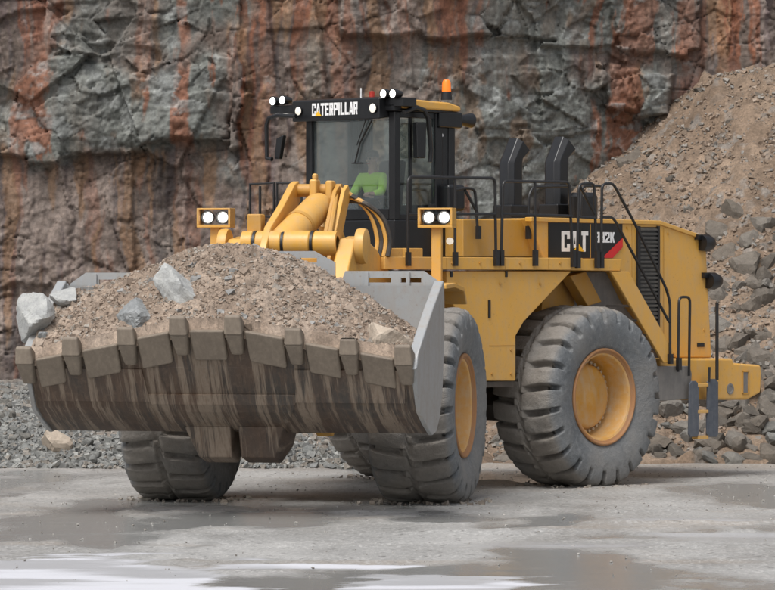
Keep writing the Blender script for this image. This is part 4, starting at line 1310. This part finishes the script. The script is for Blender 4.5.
# decal panel with lettering
def bx_(a, b, c, d): return [(a, b), (c, b), (c, d), (a, d)]
GLYPH = {
    'C': [bx_(0, 0, .33, 1), bx_(.33, .82, 1, 1), bx_(.33, 0, 1, .18), bx_(.68, .62, 1, .82), bx_(.68, .18, 1, .38)],
    'A': [[(0, 0), (.30, 0), (.56, 1), (.28, 1)], [(1, 0), (.70, 0), (.44, 1), (.72, 1)], bx_(.22, .18, .78, .36)],
    'T': [bx_(0, .80, 1, 1), bx_(.33, 0, .67, .80)],
    'E': [bx_(0, 0, .36, 1), bx_(.36, .81, 1, 1), bx_(.36, .41, .9, .59), bx_(.36, 0, 1, .19)],
    'R': [bx_(0, 0, .34, 1), bx_(.34, .82, 1, 1), bx_(.34, .40, 1, .57), bx_(.67, .57, 1, .82), [(.52, .40), (.86, .40), (1, 0), (.66, 0)]],
    'P': [bx_(0, 0, .34, 1), bx_(.34, .82, 1, 1), bx_(.34, .38, 1, .55), bx_(.67, .55, 1, .82)],
    'I': [bx_(.1, 0, .9, 1)],
    'L': [bx_(0, 0, .38, 1), bx_(.38, 0, 1, .20)],
    '9': [bx_(0, .45, .34, 1), bx_(.34, .84, .66, 1), bx_(.34, .45, .66, .60), bx_(.66, 0, 1, 1), bx_(0, 0, .66, .16), bx_(0, .16, .34, .30)],
    '2': [bx_(0, .82, 1, 1), bx_(.66, .50, 1, .82), bx_(0, .66, .34, .82), [(0, .18), (.40, .18), (1, .50), (.66, .58)], bx_(0, 0, 1, .18)],
    'K': [bx_(0, 0, .34, 1), [(.34, .40), (.62, 1), (1, 1), (.52, .30)], [(.40, .52), (.62, .66), (1, 0), (.64, 0)]],
}
def letters(body, x0, y0, z0, dx, dy, h, mat, parent, th=0.004):
    """block capitals on the plane through (x0,y0,z0), running along (dx,dy), one part per letter"""
    wid = [0.45 if c == 'I' else 1.0 for c in body]
    gap = 0.14
    tot = sum(wid) + gap * (len(body) - 1)
    L = math.hypot(dx, dy)
    nx, ny = dy / L, -dx / L
    pos = 0.0
    for c, w in zip(body, wid):
        mb = MB()
        for k, pl in enumerate(GLYPH[c]):
            o = th + 0.0006 * k
            n = len(pl)
            vs = []
            for d in (0.0, o):
                for (u, v) in pl:
                    t = (pos + u * w) / tot
                    vs.append((x0 + dx * t + nx * d, y0 + dy * t + ny * d, z0 + h * v))
            fs = [tuple(range(n)), tuple(range(2 * n - 1, n - 1, -1))] + [(i, i + n, (i + 1) % n + n, (i + 1) % n) for i in range(n)]
            mb.add(vs, fs)
        part('letter', mb, mat, 'R', parent, 0, False)
        pos += w + gap
dp = rpoly([(548, 222.5), (622, 223.5), (622, 242), (607, 258), (548, 258)], HY)
DEC = part('decal_panel', MB().prism(dp, HY + 0.001, HY + 0.010), M['decal_black'], 'R', HOOD, 0)
rp_ = rpoly([(622, 238), (622, 247), (612, 258), (601.5, 258)], HY)
part('red_stripe', MB().prism(rp_, HY + 0.011, HY + 0.016), M['decal_red'], 'R', HOOD, 0)
def side_text(body, pa, pb, y, mat, parent):
    a, b = RY(pa[0], pb[1], y), RY(pb[0], pb[1], y)
    t = RY(pa[0], pa[1], y)
    letters(body, a[0], y, a[2], b[0] - a[0], 0, t[2] - a[2], mat, parent)
side_text('CAT', (561.5, 231), (588, 251.5), HY + 0.011, M['decal_white'], HOOD)
tri = rpoly([(572, 251.5), (583, 251.5), (577.5, 243.5)], HY)
part('yellow_triangle', MB().prism(tri, HY + 0.019, HY + 0.024), M['decal_yellow'], 'R', HOOD, 0)
side_text('992K', (595, 232), (614.5, 242.5), HY + 0.011, M['decal_white'], HOOD)
# panel seams on the hood
for px in (589.5, 631.5):
    a, b = RY(px, 224, HY), RY(px + 0.7, 300 if px > 600 else 258, HY)
    part('panel_seam', MB().box(a[0], b[0], HY - 0.005, HY + (0.013 if px < 600 else 0.003), b[2], a[2]), M['yellow_shade'], 'R', HOOD, 0)
part('seam_trim', MB().box(RY(663, 228, HY)[0], RY(664, 228, HY)[0], HY - 0.005, HY + 0.004, RY(663, 352, HY)[2], RY(663, 228, HY)[2]), M['yellow_shade'], 'R', HOOD, 0)
# hood ledge line along the top
tl = rpoly([(531, 217), (660, 220.5), (707, 237), (707, 241), (660, 224.8), (531, 221.5)], HY + 0.02)
part('hood_ledge', MB().prism(tl, HY - 0.1, HY + 0.03), M['yellow'], 'R', HOOD, 0.012)
# grille with slats
gp = rpoly([(637, 227), (657.5, 227), (657.5, 336), (637, 304)], HY)
GR = part('grille', MB().prism(gp, HY + 0.002, HY + 0.012), M['decal_black'], 'R')
k = 0
for py in np.arange(229, 333, 4.0):
    xl = 637.5 if py < 304 else 637 + (py - 304) * 0.64
    if xl > 655: break
    a, b = RY(xl, py, HY), RY(657, py, HY)
    m_ = MB()
    m_.hexa([(b[0], HY + 0.013, a[2] - 0.022), (a[0], HY + 0.013, a[2] - 0.022), (a[0], HY + 0.03, a[2] - 0.030), (b[0], HY + 0.03, a[2] - 0.030)],
            [(b[0], HY + 0.013, a[2] + 0.012), (a[0], HY + 0.013, a[2] + 0.012), (a[0], HY + 0.03, a[2] - 0.006), (b[0], HY + 0.03, a[2] - 0.006)])
    part('slat', m_, M['slat'], 'R', GR, 0)
for (xa, xb) in ((636, 638.5), (656.3, 658)):
    a, b = RY(xa, 226, HY), RY(xb, 304 if xa < 650 else 337, HY)
    part('grille_frame', MB().box(a[0], b[0], HY + 0.002, HY + 0.04, b[2], a[2]), M['rail'], 'R', GR, 0)
# rear lamps hung on the tail
for (px, py) in ((705, 243), (712, 281)):
    c = RY(px, py, HY + 0.05)
    mb = MB().lathe([(-0.13, 0.0), (-0.13, 0.10), (-0.02, 0.135), (0.12, 0.12), (0.12, 0.0)], (c[0] - 0.02, c[1], c[2]), 'x', 18)
    mb.box(c[0], c[0] + 0.2, c[1] - 0.06, c[1] + 0.02, c[2] + 0.05, c[2] + 0.13)
    lo_ = part('tail_lamp', mb, M['black'], 'R', bevel=0)
# counterweight
cw = rpoly([(660, 358.5), (733, 358.5), (734, 363), (761, 365), (762, 372), (761, 393), (748, 400), (700, 400), (664, 400)], 1.75)
CW = part('counterweight', MB().prism(cw, -1.75, 1.75), M['yellow_dusty'], 'R', bevel=0.04)
c = RY(730, 389, 1.75)
part('lifting_eye', MB().lathe([(0.0, 0.085), (0.012, 0.085), (0.012, 0.055), (0.004, 0.05), (0.004, 0.0)], (c[0], 1.75, c[2]), 'y', 24), M['inner_grey'], 'R', CW, 0)
a, b = RY(742, 371, 1.75), RY(748.5, 394, 1.75)
mb = MB()
mb.box(a[0], b[0], 1.745, 1.765, b[2], b[2] + 0.02).box(a[0], b[0], 1.745, 1.765, a[2] - 0.02, a[2]).box(a[0], a[0] - 0.02, 1.745, 1.765, b[2], a[2]).box(b[0] + 0.02, b[0], 1.745, 1.765, b[2], a[2])
part('pocket_frame', mb, M['yellow_shade'], 'R', CW, 0)
part('pocket', MB().box(a[0] - 0.02, b[0] + 0.02, 1.745, 1.753, b[2] + 0.02, a[2] - 0.02), M['inner_grey'], 'R', CW, 0)
part('rear_step_plate', MB().prism(rpoly([(655, 366), (690, 366), (692, 374), (690, 399), (660, 401)], 1.80), 1.2, 1.80), M['inner_grey'], 'R', CW, 0.01)
part('marker', MB().box(RY(697, 344, HY)[0], RY(704, 344, HY)[0], HY + 0.002, HY + 0.012, RY(700, 347, HY)[2], RY(700, 343, HY)[2]), M['decal_black'], 'R', HOOD, 0)
# hanging rubber ladder
LY = 1.9
LAD = None
for (xa, xb, yt) in ((689, 699, 381), (707, 718.5, 379)):
    pl = rpoly([(xa + 1, yt + 3), (xa + 3, yt), (xb - 3, yt), (xb, yt + 3), (xb, 434), (xb - 1.5, 437), (xa + 1.5, 437), (xa, 434)], LY)
    o = part('ladder_strap', MB().prism(pl, LY - 0.03, LY), M['strap'], 'R', LAD, 0.008)
    if LAD is None: LAD = o; o.name = 'boarding_ladder'
for py in (385, 411.5, 437.5):
    a, b = RY(698, py - 1.3, LY), RY(708, py + 1.5, LY)
    part('ladder_step', MB().box(a[0], b[0], LY - 0.12, LY + 0.012, b[2], a[2]), M['yellow_dusty'], 'R', LAD, 0.006)

# ---- handrails
def rail(paths, y=None, r=0.021, nm='handrail', feet=()):
    mb = MB()
    for pth in paths:
        yv = y
        pts = [RY(p[0], p[1], p[2] if len(p) > 2 else yv) for p in pth]
        # round the corners
        P = [Vector(p) for p in pts]
        out = [P[0]]
        for i in range(1, len(P) - 1):
            a, b, c_ = P[i - 1], P[i], P[i + 1]
            ra = min(0.09, (a - b).length * 0.4, (c_ - b).length * 0.4)
            p1 = b + (a - b).normalized() * ra; p2 = b + (c_ - b).normalized() * ra
            for t in (0, 0.25, 0.5, 0.75, 1):
                out.append(p1 * (1 - t) ** 2 + b * 2 * t * (1 - t) + p2 * t * t)
        out.append(P[-1])
        mb.tube(out, r, 8)
    for (px, py0, py1) in feet:
        a, b = RY(px - 1.6, py0, y), RY(px + 1.6, py1, y)
        mb.box(a[0], b[0], y - 0.02, y + 0.035, b[2], a[2])
    return part(nm, mb, M['rail'], 'R', bevel=0)
DR = DY + 0.02
rail([[(496, 264), (495, 178), (410, 177)], [(408, 264), (408, 177), (440, 177)], [(408, 214), (496, 214)], [(455, 264), (455, 178)]], DR, feet=((408, 252, 266), (455, 252, 266), (496, 250, 266)))
rail([[(501, 264), (503, 181), (569, 182), (573, 264)], [(502, 214), (572, 216)], [(535, 264), (535, 182)]], DR, feet=((501, 250, 266), (535, 250, 266), (573, 250, 267)))
rail([[(577, 266), (579, 184), (594, 183), (597, 266)], [(579, 217), (596, 218)], [(580, 186), (596, 216)]], DR, feet=((577.5, 251, 268), (597, 251, 268)))
rail([[(601, 266), (602, 184), (613, 183), (634, 222), (666, 288), (670, 302), (670, 362)], [(602, 217), (613, 217), (638, 263), (669, 322)]], DR, feet=((601, 251, 268), (670, 354, 364)))
rail([[(678, 372), (679, 297), (690, 297), (689, 376)]], 1.85, feet=((678.5, 358, 370),))
rail([[(717, 380), (717, 303)]], 1.85, r=0.026)
rail([[(709, 382), (709.5, 367)]], 1.9, r=0.02)
rail([[(455, 190), (464, 188), (475, 189), (478, 238)], [(465, 190), (478, 214)]], 1.30, feet=((478, 226, 239),))
rail([[(528, 238), (529, 195), (533, 187), (570, 186)]], 1.30, feet=((528, 226, 239),))
rail([[(580, 250), (580, 216), (582, 186), (600, 186)]], 1.40)
# far-side rails at the front corner of the deck
def rail_x(paths, x, r=0.02):
    mb = MB()
    for pth in paths:
        mb.tube([RX(p[0], p[1], x) for p in pth], r, 8)
    return part('handrail', mb, M['rail'], 'R', bevel=0)
rail_x([[(274, 262), (274, 183), (250, 184), (250, 215), (274, 217)], [(260, 186), (260, 214)], [(277, 262), (277, 183), (297, 183), (300, 190), (299, 214), (277, 217)], [(301, 188), (303, 240)]], 0.95)

# ---- exhaust stacks
for s in (1, -1):
    x, y = -3.98, 0.455 * s
    w, d = 0.155, 0.165
    mb = MB()
    def ring(cx, cz, ww, dd, tilt):
        return [(cx - dd, y - ww * 0.55, cz - tilt), (cx - dd * 0.55, y - ww, cz - tilt * 0.55), (cx + dd * 0.55, y - ww, cz + tilt * 0.55), (cx + dd, y - ww * 0.55, cz + tilt),
                (cx + dd, y + ww * 0.55, cz + tilt), (cx + dd * 0.55, y + ww, cz + tilt * 0.55), (cx - dd * 0.55, y + ww, cz - tilt * 0.55), (cx - dd, y + ww * 0.55, cz - tilt)]
    rings = [ring(x, 3.9, w, d, 0), ring(x, 4.80, w, d, 0), ring(x - 0.02, 4.87, w, d, -0.03), ring(x - 0.20, 5.08, w * 0.97, d * 0.85, 0.12)]
    o = len(mb.v)
    for r_ in rings: mb.v += r_
    for i in range(3):
        for k in range(8):
            mb.f.append((o + i * 8 + k, o + i * 8 + (k + 1) % 8, o + (i + 1) * 8 + (k + 1) % 8, o + (i + 1) * 8 + k))
    mb.f.append(tuple(o + 24 + k for k in range(8))); mb.f.append(tuple(o + 7 - k for k in range(8)))
    part('exhaust_stack', mb, M['black'], 'R', bevel=0.012)
    part('stack_base', MB().box(x - 0.20, x + 0.20, y - 0.19, y + 0.19, 3.85, 4.17), M['black'], 'R', bevel=0.02)
part('air_cleaner', MB().lathe([(-0.3, 0.0), (-0.3, 0.22), (0.28, 0.22), (0.34, 0.17), (0.34, 0.0)], (RY(583, 208, 0.9)[0], 0.9, 4.0), 'z', 24), M['black'], 'R', bevel=0)
# black box behind the cab (air intake) beside the rail
a, b = RY(449, 184, 1.05), RY(466, 211, 1.05)
part('mirror_housing', MB().box(a[0], b[0], 0.80, 1.05, b[2], a[2]), M['black'], 'R', bevel=0.05)

# ---- cab
CX0, CX1, CYW = -1.20, 0.11, 0.88
ZF, ZT = zd1 - 0.03, 5.44
ZW = RX(384, 207, CX1)[2]
CAB = part('cab', MB().prism([(CX0, ZF), (CX1, ZF), (CX1, ZW - 0.18), (CX0, ZW - 0.18)], -CYW, CYW), M['black'], 'R', bevel=0.02)
# pillars
def pillar(x0, x1, y0, y1, z0, z1, nm='pillar'):
    return part(nm, MB().box(x0, x1, y0, y1, z0, z1), M['black'], 'R', CAB, 0.02)
for s in (1, -1):
    pillar(CX1 - 0.13, CX1, s * (CYW - 0.12), s * CYW, ZW - 0.185, ZT)                      # A pillar
    xb = RY(436, 160, CYW)[0]; xb2 = RY(443, 160, CYW)[0]
    pillar(xb2, xb, s * (CYW - 0.10), s * CYW, ZW - 0.185, ZT)                              # B pillar
    pillar(CX0, CX0 + 0.14, s * (CYW - 0.14), s * CYW, ZW - 0.185, ZT)                      # C pillar
    # rear quarter panel between B and C
    part('quarter_panel', MB().box(CX0 + 0.14, xb2, s * (CYW - 0.06), s * (CYW - 0.02), ZW - 0.185, ZT), M['black'], 'R', CAB, 0)
    # side window and door line
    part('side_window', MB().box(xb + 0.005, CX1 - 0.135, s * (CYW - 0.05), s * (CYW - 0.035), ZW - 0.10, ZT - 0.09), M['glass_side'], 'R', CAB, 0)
    part('window_sill', MB().box(xb + 0.002, CX1 - 0.132, s * (CYW - 0.07), s * (CYW - 0.01), ZW - 0.184, ZW - 0.10), M['black'], 'R', CAB, 0.01)
    part('window_header', MB().box(xb + 0.002, CX1 - 0.132, s * (CYW - 0.07), s * (CYW - 0.01), ZT - 0.09, ZT - 0.001), M['black'], 'R', CAB, 0.01)
part('door_mullion', MB().box(RY(412, 160, CYW)[0] - 0.02, RY(412, 160, CYW)[0] + 0.02, CYW - 0.06, CYW - 0.02, ZW - 0.10, ZT - 0.09), M['black'], 'R', CAB, 0)
part('door_handle', MB().box(RY(428, 205, CYW)[0] - 0.12, RY(428, 205, CYW)[0], CYW + 0.002, CYW + 0.04, RY(428, 207, CYW)[2], RY(428, 204, CYW)[2]), M['rail'], 'R', CAB, 0.008)
# windscreen (front) and rear window
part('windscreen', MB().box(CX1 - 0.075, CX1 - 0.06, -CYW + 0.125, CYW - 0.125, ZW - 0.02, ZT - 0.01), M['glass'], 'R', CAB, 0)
part('windscreen_sill', MB().box(CX1 - 0.12, CX1 - 0.005, -CYW + 0.122, CYW - 0.122, ZW - 0.18, ZW - 0.02), M['black'], 'R', CAB, 0.01)
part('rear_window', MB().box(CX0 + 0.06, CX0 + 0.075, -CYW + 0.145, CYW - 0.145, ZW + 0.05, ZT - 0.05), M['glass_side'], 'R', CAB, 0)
part('rear_wall', MB().box(CX0 + 0.02, CX0 + 0.10, -CYW + 0.145, CYW - 0.145, ZW - 0.184, ZW + 0.05), M['black'], 'R', CAB, 0)
# roof: black slab and yellow cap
part('roof_slab', MB().prism([(CX0 - 0.04, ZT), (CX1 + 0.06, ZT), (CX1 + 0.06, 5.54), (CX0 - 0.04, 5.46)], -CYW - 0.05, CYW + 0.05), M['black'], 'R', CAB, 0.02)
rc = rpoly([(403, 98), (450, 102.5), (461, 106.5), (461.5, 111.5), (403, 108)], CYW + 0.09)
part('roof_cap', MB().prism(rc, -CYW - 0.09, CYW + 0.09), M['yellow'], 'R', CAB, 0.03)
part('roof_skirt', MB().box(CX0 - 0.1, RY(437, 115, CYW)[0], CYW - 0.05, CYW + 0.06, RY(450, 128, CYW)[2], RY(450, 112, CYW)[2]), M['black'], 'R', CAB, 0.03)
# front visor with lettering
XV = CX1 + 0.20
va, vb = RX(292, 101, XV), RX(379, 99, XV)
zb0 = RX(292, 122, XV)[2]
VIS = part('visor', MB().prism([(CX1 - 0.05, zb0 + 0.03), (XV, zb0), (XV, va[2]), (CX1 - 0.05, va[2] + 0.03)], va[1], vb[1]), M['black'], 'R', CAB, 0.02)
ta, tb = RX(312, 116, XV + 0.004), RX(357.5, 114, XV + 0.004)
tt = RX(312, 103.5, XV + 0.004)
letters('CATERPILLAR', XV + 0.001, ta[1], ta[2], 0, tb[1] - ta[1], tt[2] - ta[2], M['decal_white'], CAB)
t0, t1, t2 = RX(315.5, 116.2, XV), RX(322, 116, XV), RX(318.5, 111, XV)
part('yellow_triangle', MB().prism_x([(t0[1], t0[2]), (t1[1], t1[2]), (t2[1], t2[2])], XV + 0.009, XV + 0.013), M['decal_yellow'], 'R', CAB, 0)
def spot(px, py, x, rpx, lit, length=0.16, hsize=1.25):
    c = RX(px, py, x)
    r = rpx / 69.0
    mb = MB().lathe([(-length, 0.0), (-length, r * 0.8), (-0.03, r * hsize), (0.012, r * hsize), (0.012, r)], (x, c[1], c[2]), 'x', 20)
    o = part('spotlight', mb, M['black'], 'R', bevel=0)
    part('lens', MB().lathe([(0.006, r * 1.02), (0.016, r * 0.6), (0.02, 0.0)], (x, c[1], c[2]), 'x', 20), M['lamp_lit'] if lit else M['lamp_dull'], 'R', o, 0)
    return o
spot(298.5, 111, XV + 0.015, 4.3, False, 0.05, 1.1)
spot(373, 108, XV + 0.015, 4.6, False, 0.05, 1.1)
XS = CX1 + 0.12
for (px, py) in ((273, 101), (282.5, 100), (383.5, 93.5), (393, 93.5)):
    spot(px, py, XS, 4.0, True)
a, b = RX(271, 106, XS - 0.08), RX(296, 113, XS - 0.08)
part('lamp_bracket', MB().box(XS - 0.16, XS - 0.06, a[1], b[1], b[2], a[2]), M['black'], 'R', CAB, 0.01)
a, b = RX(379, 98, XS - 0.08), RX(404, 104, XS - 0.08)
part('lamp_bracket', MB().box(XS - 0.35, XS - 0.06, a[1], b[1], 5.5, a[2]), M['black'], 'R', CAB, 0.01)
a = RX(372, 93.5, XS - 0.2)
part('red_lamp', MB().lathe([(-0.06, 0.0), (-0.06, 0.04), (0.03, 0.04), (0.04, 0.0)], (XS - 0.2, a[1], a[2]), 'z', 14), M['red_lens'], 'R', CAB, 0)
# beacon
bc_ = RY(446.5, 95, 0.55)
bo = part('beacon', MB().lathe([(-0.10, 0.0), (-0.10, 0.085), (0.02, 0.075), (0.03, 0.0)], (bc_[0], 0.55, bc_[2] + 0.03), 'z', 18), M['black'], 'R', bevel=0)
part('beacon_lens', MB().lathe([(0.02, 0.068), (0.15, 0.062), (0.19, 0.045), (0.20, 0.0)], (bc_[0], 0.55, bc_[2] + 0.03), 'z', 18), M['beacon'], 'R', bo, 0)
an = RX(361, 97, 0.2)
part('antenna', MB().tube([(0.2, an[1], an[2] - 0.1), (0.2, an[1], an[2] + 0.13)], 0.010, 6), M['decal_white'], 'R', bevel=0)
c = RY(463, 120, 0.75)
part('rear_spotlight', MB().lathe([(-0.12, 0.0), (-0.12, 0.11), (0.05, 0.08), (0.14, 0.06), (0.14, 0.0)], (c[0] - 0.05, 0.75, c[2]), 'x', 18), M['black'], 'R', bevel=0)
c = RY(446, 135, CYW + 0.07)
part('white_button', MB().lathe([(0, 0.0), (0, 0.03), (0.012, 0.028), (0.014, 0.0)], (c[0], CYW - 0.02, c[2]), 'y', 14), M['decal_white'], 'R', CAB, 0)
# mirrors
def rx_pts(pp, x): return [RX(p[0], p[1], x) for p in pp]
mo = part('mirror_arm', MB().tube(rx_pts([(296, 116), (278, 115), (269, 118), (266.5, 125), (267, 158), (272, 159)], 0.45), 0.032, 8), M['black'], 'R', bevel=0)
q = rx_pts([(274, 159), (279, 159), (283, 135), (276, 138)], 0.40)
part('mirror', MB().hexa(q, [(p[0] - 0.08, p[1], p[2]) for p in q]), M['black'], 'R', mo, 0.015)
part('mirror_arm', MB().tube([RY(*p, 1.0) for p in ((404, 112), (416, 107), (424, 110), (428, 118), (431, 150), (430, 162))], 0.035, 8), M['black'], 'R', bevel=0)
q = [RY(*p, 1.02) for p in ((417, 122), (427, 122), (426, 158), (418, 158))]
part('mirror', MB().hexa(q, [(p[0], p[1] - 0.10, p[2]) for p in q]), M['black'], 'R', bevel=0.02)
# wiper
part('wiper', MB().tube(rx_pts([(372, 120), (360, 143), (355, 163)], CX1 - 0.03), 0.012, 6).tube(rx_pts([(366, 119), (357, 145)], CX1 - 0.03), 0.008, 6).tube(rx_pts([(352, 163), (361, 163)], CX1 - 0.03), 0.012, 6), M['rail'], 'R', CAB, 0)
# inside: seat, console, steering wheel
SX, SY = -0.40, 0.02
ZS = 4.02
seat = part('operator_seat', MB().box(SX - 0.22, SX + 0.28, SY - 0.26, SY + 0.26, ZS - 0.14, ZS), M['seat_cloth'], 'R', bevel=0.05)
part('seat_back', MB().hexa([(SX - 0.2, SY - 0.25, ZS), (SX - 0.34, SY - 0.23, ZS + 0.75), (SX - 0.34, SY + 0.23, ZS + 0.75), (SX - 0.2, SY + 0.25, ZS)],
                            [(SX - 0.34, SY - 0.25, ZS), (SX - 0.46, SY - 0.23, ZS + 0.75), (SX - 0.46, SY + 0.23, ZS + 0.75), (SX - 0.34, SY + 0.25, ZS)]), M['seat_cloth'], 'R', seat, 0.05)
part('seat_base', MB().box(SX - 0.2, SX + 0.2, SY - 0.2, SY + 0.2, ZF, ZS - 0.141), M['seat_cloth'], 'R', seat, 0.02)
for s in (1, -1):
    part('armrest', MB().box(SX - 0.1, SX + 0.3, SY + s * 0.30 - 0.05, SY + s * 0.30 + 0.05, ZS + 0.16, ZS + 0.22), M['seat_cloth'], 'R', seat, 0.02)
part('steering_column', MB().tube([(CX1 - 0.13, SY, ZF + 0.1), (CX1 - 0.16, SY, ZS + 0.2)], 0.04, 10), M['black'], 'R', bevel=0)

# ---- the driver: one continuous skinned body, jacket over it
def driver():
    root = bpy.data.objects.new('person', None)
    COL.objects.link(root)
    root.matrix_basis = Matrix.Translation((PIVOT[0], PIVOT[1], 0)) @ RM @ Matrix.Translation((SX + 0.02, SY, ZS))
    tag(root, 'seated person in a bright green high visibility jacket driving the loader', 'person')
    def skin(name, verts, edges, radii, mat, root_i=0, sub=2):
        me = bpy.data.meshes.new(name)
        me.from_pydata(verts, edges, [])
        o = link(name, me, root)
        sk = o.modifiers.new('skin', 'SKIN')
        for i, r in enumerate(radii):
            me.skin_vertices[0].data[i].radius = r if isinstance(r, tuple) else (r, r)
        me.skin_vertices[0].data[root_i].use_root = True
        sb = o.modifiers.new('sub', 'SUBSURF'); sb.levels = sub; sb.render_levels = sub
        me.materials.append(mat)
        return o
    V = [(0, 0, 0.11), (-0.02, 0, 0.30), (0, 0, 0.48), (0.01, 0, 0.58), (0.02, 0, 0.66), (0.04, 0, 0.75), (0.04, 0, 0.83)]
    E = [(0, 1), (1, 2), (2, 3), (3, 4), (4, 5), (5, 6)]
    R = [(0.15, 0.12), (0.14, 0.11), (0.16, 0.11), 0.06, 0.062, 0.085, 0.06]
    for s in (1, -1):
        o = len(V)
        V += [(0.02, s * 0.2, 0.50), (0.12, s * 0.27, 0.27), (0.27, s * 0.22, 0.24), (0.33, s * 0.20, 0.25)]
        E += [(2, o), (o, o + 1), (o + 1, o + 2), (o + 2, o + 3)]
        R += [0.06, 0.05, 0.035, 0.034]
        for k in range(5):      # fingers curled over the controls
            oo = len(V)
            ky = s * 0.20 + (k - 2) * 0.019
            V += [(0.38 - 0.012 * abs(k - 2), ky, 0.255), (0.41 - 0.012 * abs(k - 2), ky, 0.235), (0.405 - 0.012 * abs(k - 2), ky, 0.21)]
            E += [(o + 3, oo), (oo, oo + 1), (oo + 1, oo + 2)]
            R += [0.009, 0.0085, 0.008]
        o = len(V)
        V += [(0.04, s * 0.10, 0.10), (0.31, s * 0.14, 0.12), (0.25, s * 0.14, -0.30), (0.35, s * 0.14, -0.34)]
        E += [(0, o), (o, o + 1), (o + 1, o + 2), (o + 2, o + 3)]
        R += [0.09, 0.065, 0.045, 0.04]
    b = skin('body', V, E, R, M['skin'], 0, 1)
    # trousers and jacket follow the body
    V = [(0, 0, 0.11), (0, 0, 0.22)]; E = [(0, 1)]; R = [(0.17, 0.14), (0.16, 0.13)]
    for s in (1, -1):
        o = len(V)
        V += [(0.04, s * 0.10, 0.10), (0.31, s * 0.14, 0.12), (0.25, s * 0.14, -0.27)]
        E += [(0, o), (o, o + 1), (o + 1, o + 2)]; R += [0.10, 0.078, 0.06]
    skin('trousers', V, E, R, M['trousers'])
    V = [(-0.01, 0, 0.20), (-0.02, 0, 0.34), (0, 0, 0.48), (0.005, 0, 0.555)]; E = [(0, 1), (1, 2), (2, 3)]; R = [(0.18, 0.145), (0.17, 0.14), (0.19, 0.14), 0.085]
    for s in (1, -1):
        o = len(V)
        V += [(0.02, s * 0.21, 0.50), (0.12, s * 0.275, 0.27), (0.26, s * 0.222, 0.245)]
        E += [(2, o), (o, o + 1), (o + 1, o + 2)]; R += [0.08, 0.068, 0.05]
    skin('jacket', V, E, R, M['hivis'])
    # face and hair
    mb = MB()
    for s in (1, -1):
        mb.lathe([(-0.012, 0.0), (-0.008, 0.010), (0, 0.013), (0.006, 0.008), (0.008, 0)], (0.115, s * 0.033, 0.765), 'x', 10)
    me = mb.mesh('eyes', M['hair'], True); link('eyes', me, root)
    mb = MB().hexa([(0.10, -0.012, 0.765), (0.10, 0.012, 0.765), (0.10, 0.02, 0.715), (0.10, -0.02, 0.715)], [(0.128, -0.006, 0.762), (0.128, 0.006, 0.762), (0.15, 0.014, 0.722), (0.15, -0.014, 0.722)])
    link('nose', mb.mesh('nose', M['skin'], True), root)
    mb = MB().box(0.10, 0.118, -0.026, 0.026, 0.688, 0.698)
    link('mouth', mb.mesh('mouth', M['red_lens']), root)
    for s in (1, -1):
        mb = MB().lathe([(-0.01, 0.0), (-0.008, 0.025), (0.008, 0.028), (0.01, 0.0)], (0.03, s * 0.09, 0.75), 'y', 10)
        link('ear', mb.mesh('ear', M['skin'], True), root)
    prof = [(0.0, 0.098), (0.03, 0.100), (0.07, 0.088), (0.10, 0.055), (0.112, 0.0)]
    link('hair', MB().lathe(prof, (0.028, 0, 0.785), 'z', 20).mesh('hair', M['hair'], True), root)
driver()

# ---- mud thrown up round the tyres where they stand
def s_tyre(rs, n):
    out = []
    for k in range(n):
        h, x, sd_ = ((fh, L_FRONT, 1), (fh, L_FRONT, -1), (rh, -L_REAR, 1), (rh, -L_REAR, -1))[k % 4]
        lx = x + rs.uniform(-0.75, 0.75); ly = sd_ * TRACK + rs.uniform(-0.85, 0.85)
        v = PIVOT + lx * h + ly * left_of(h)
        out.append((v[0], v[1], 0.0))
    return out
o = chips('tyre_mud', 420, s_tyre, 0.02, 0.07, 12, [(0.24, 0.21, 0.18), (0.28, 0.25, 0.21), (0.20, 0.17, 0.14)], M['pebble'])
tag(o, 'crumbs of mud squeezed up around the loader tyres', 'mud')
bpy.context.view_layer.update()
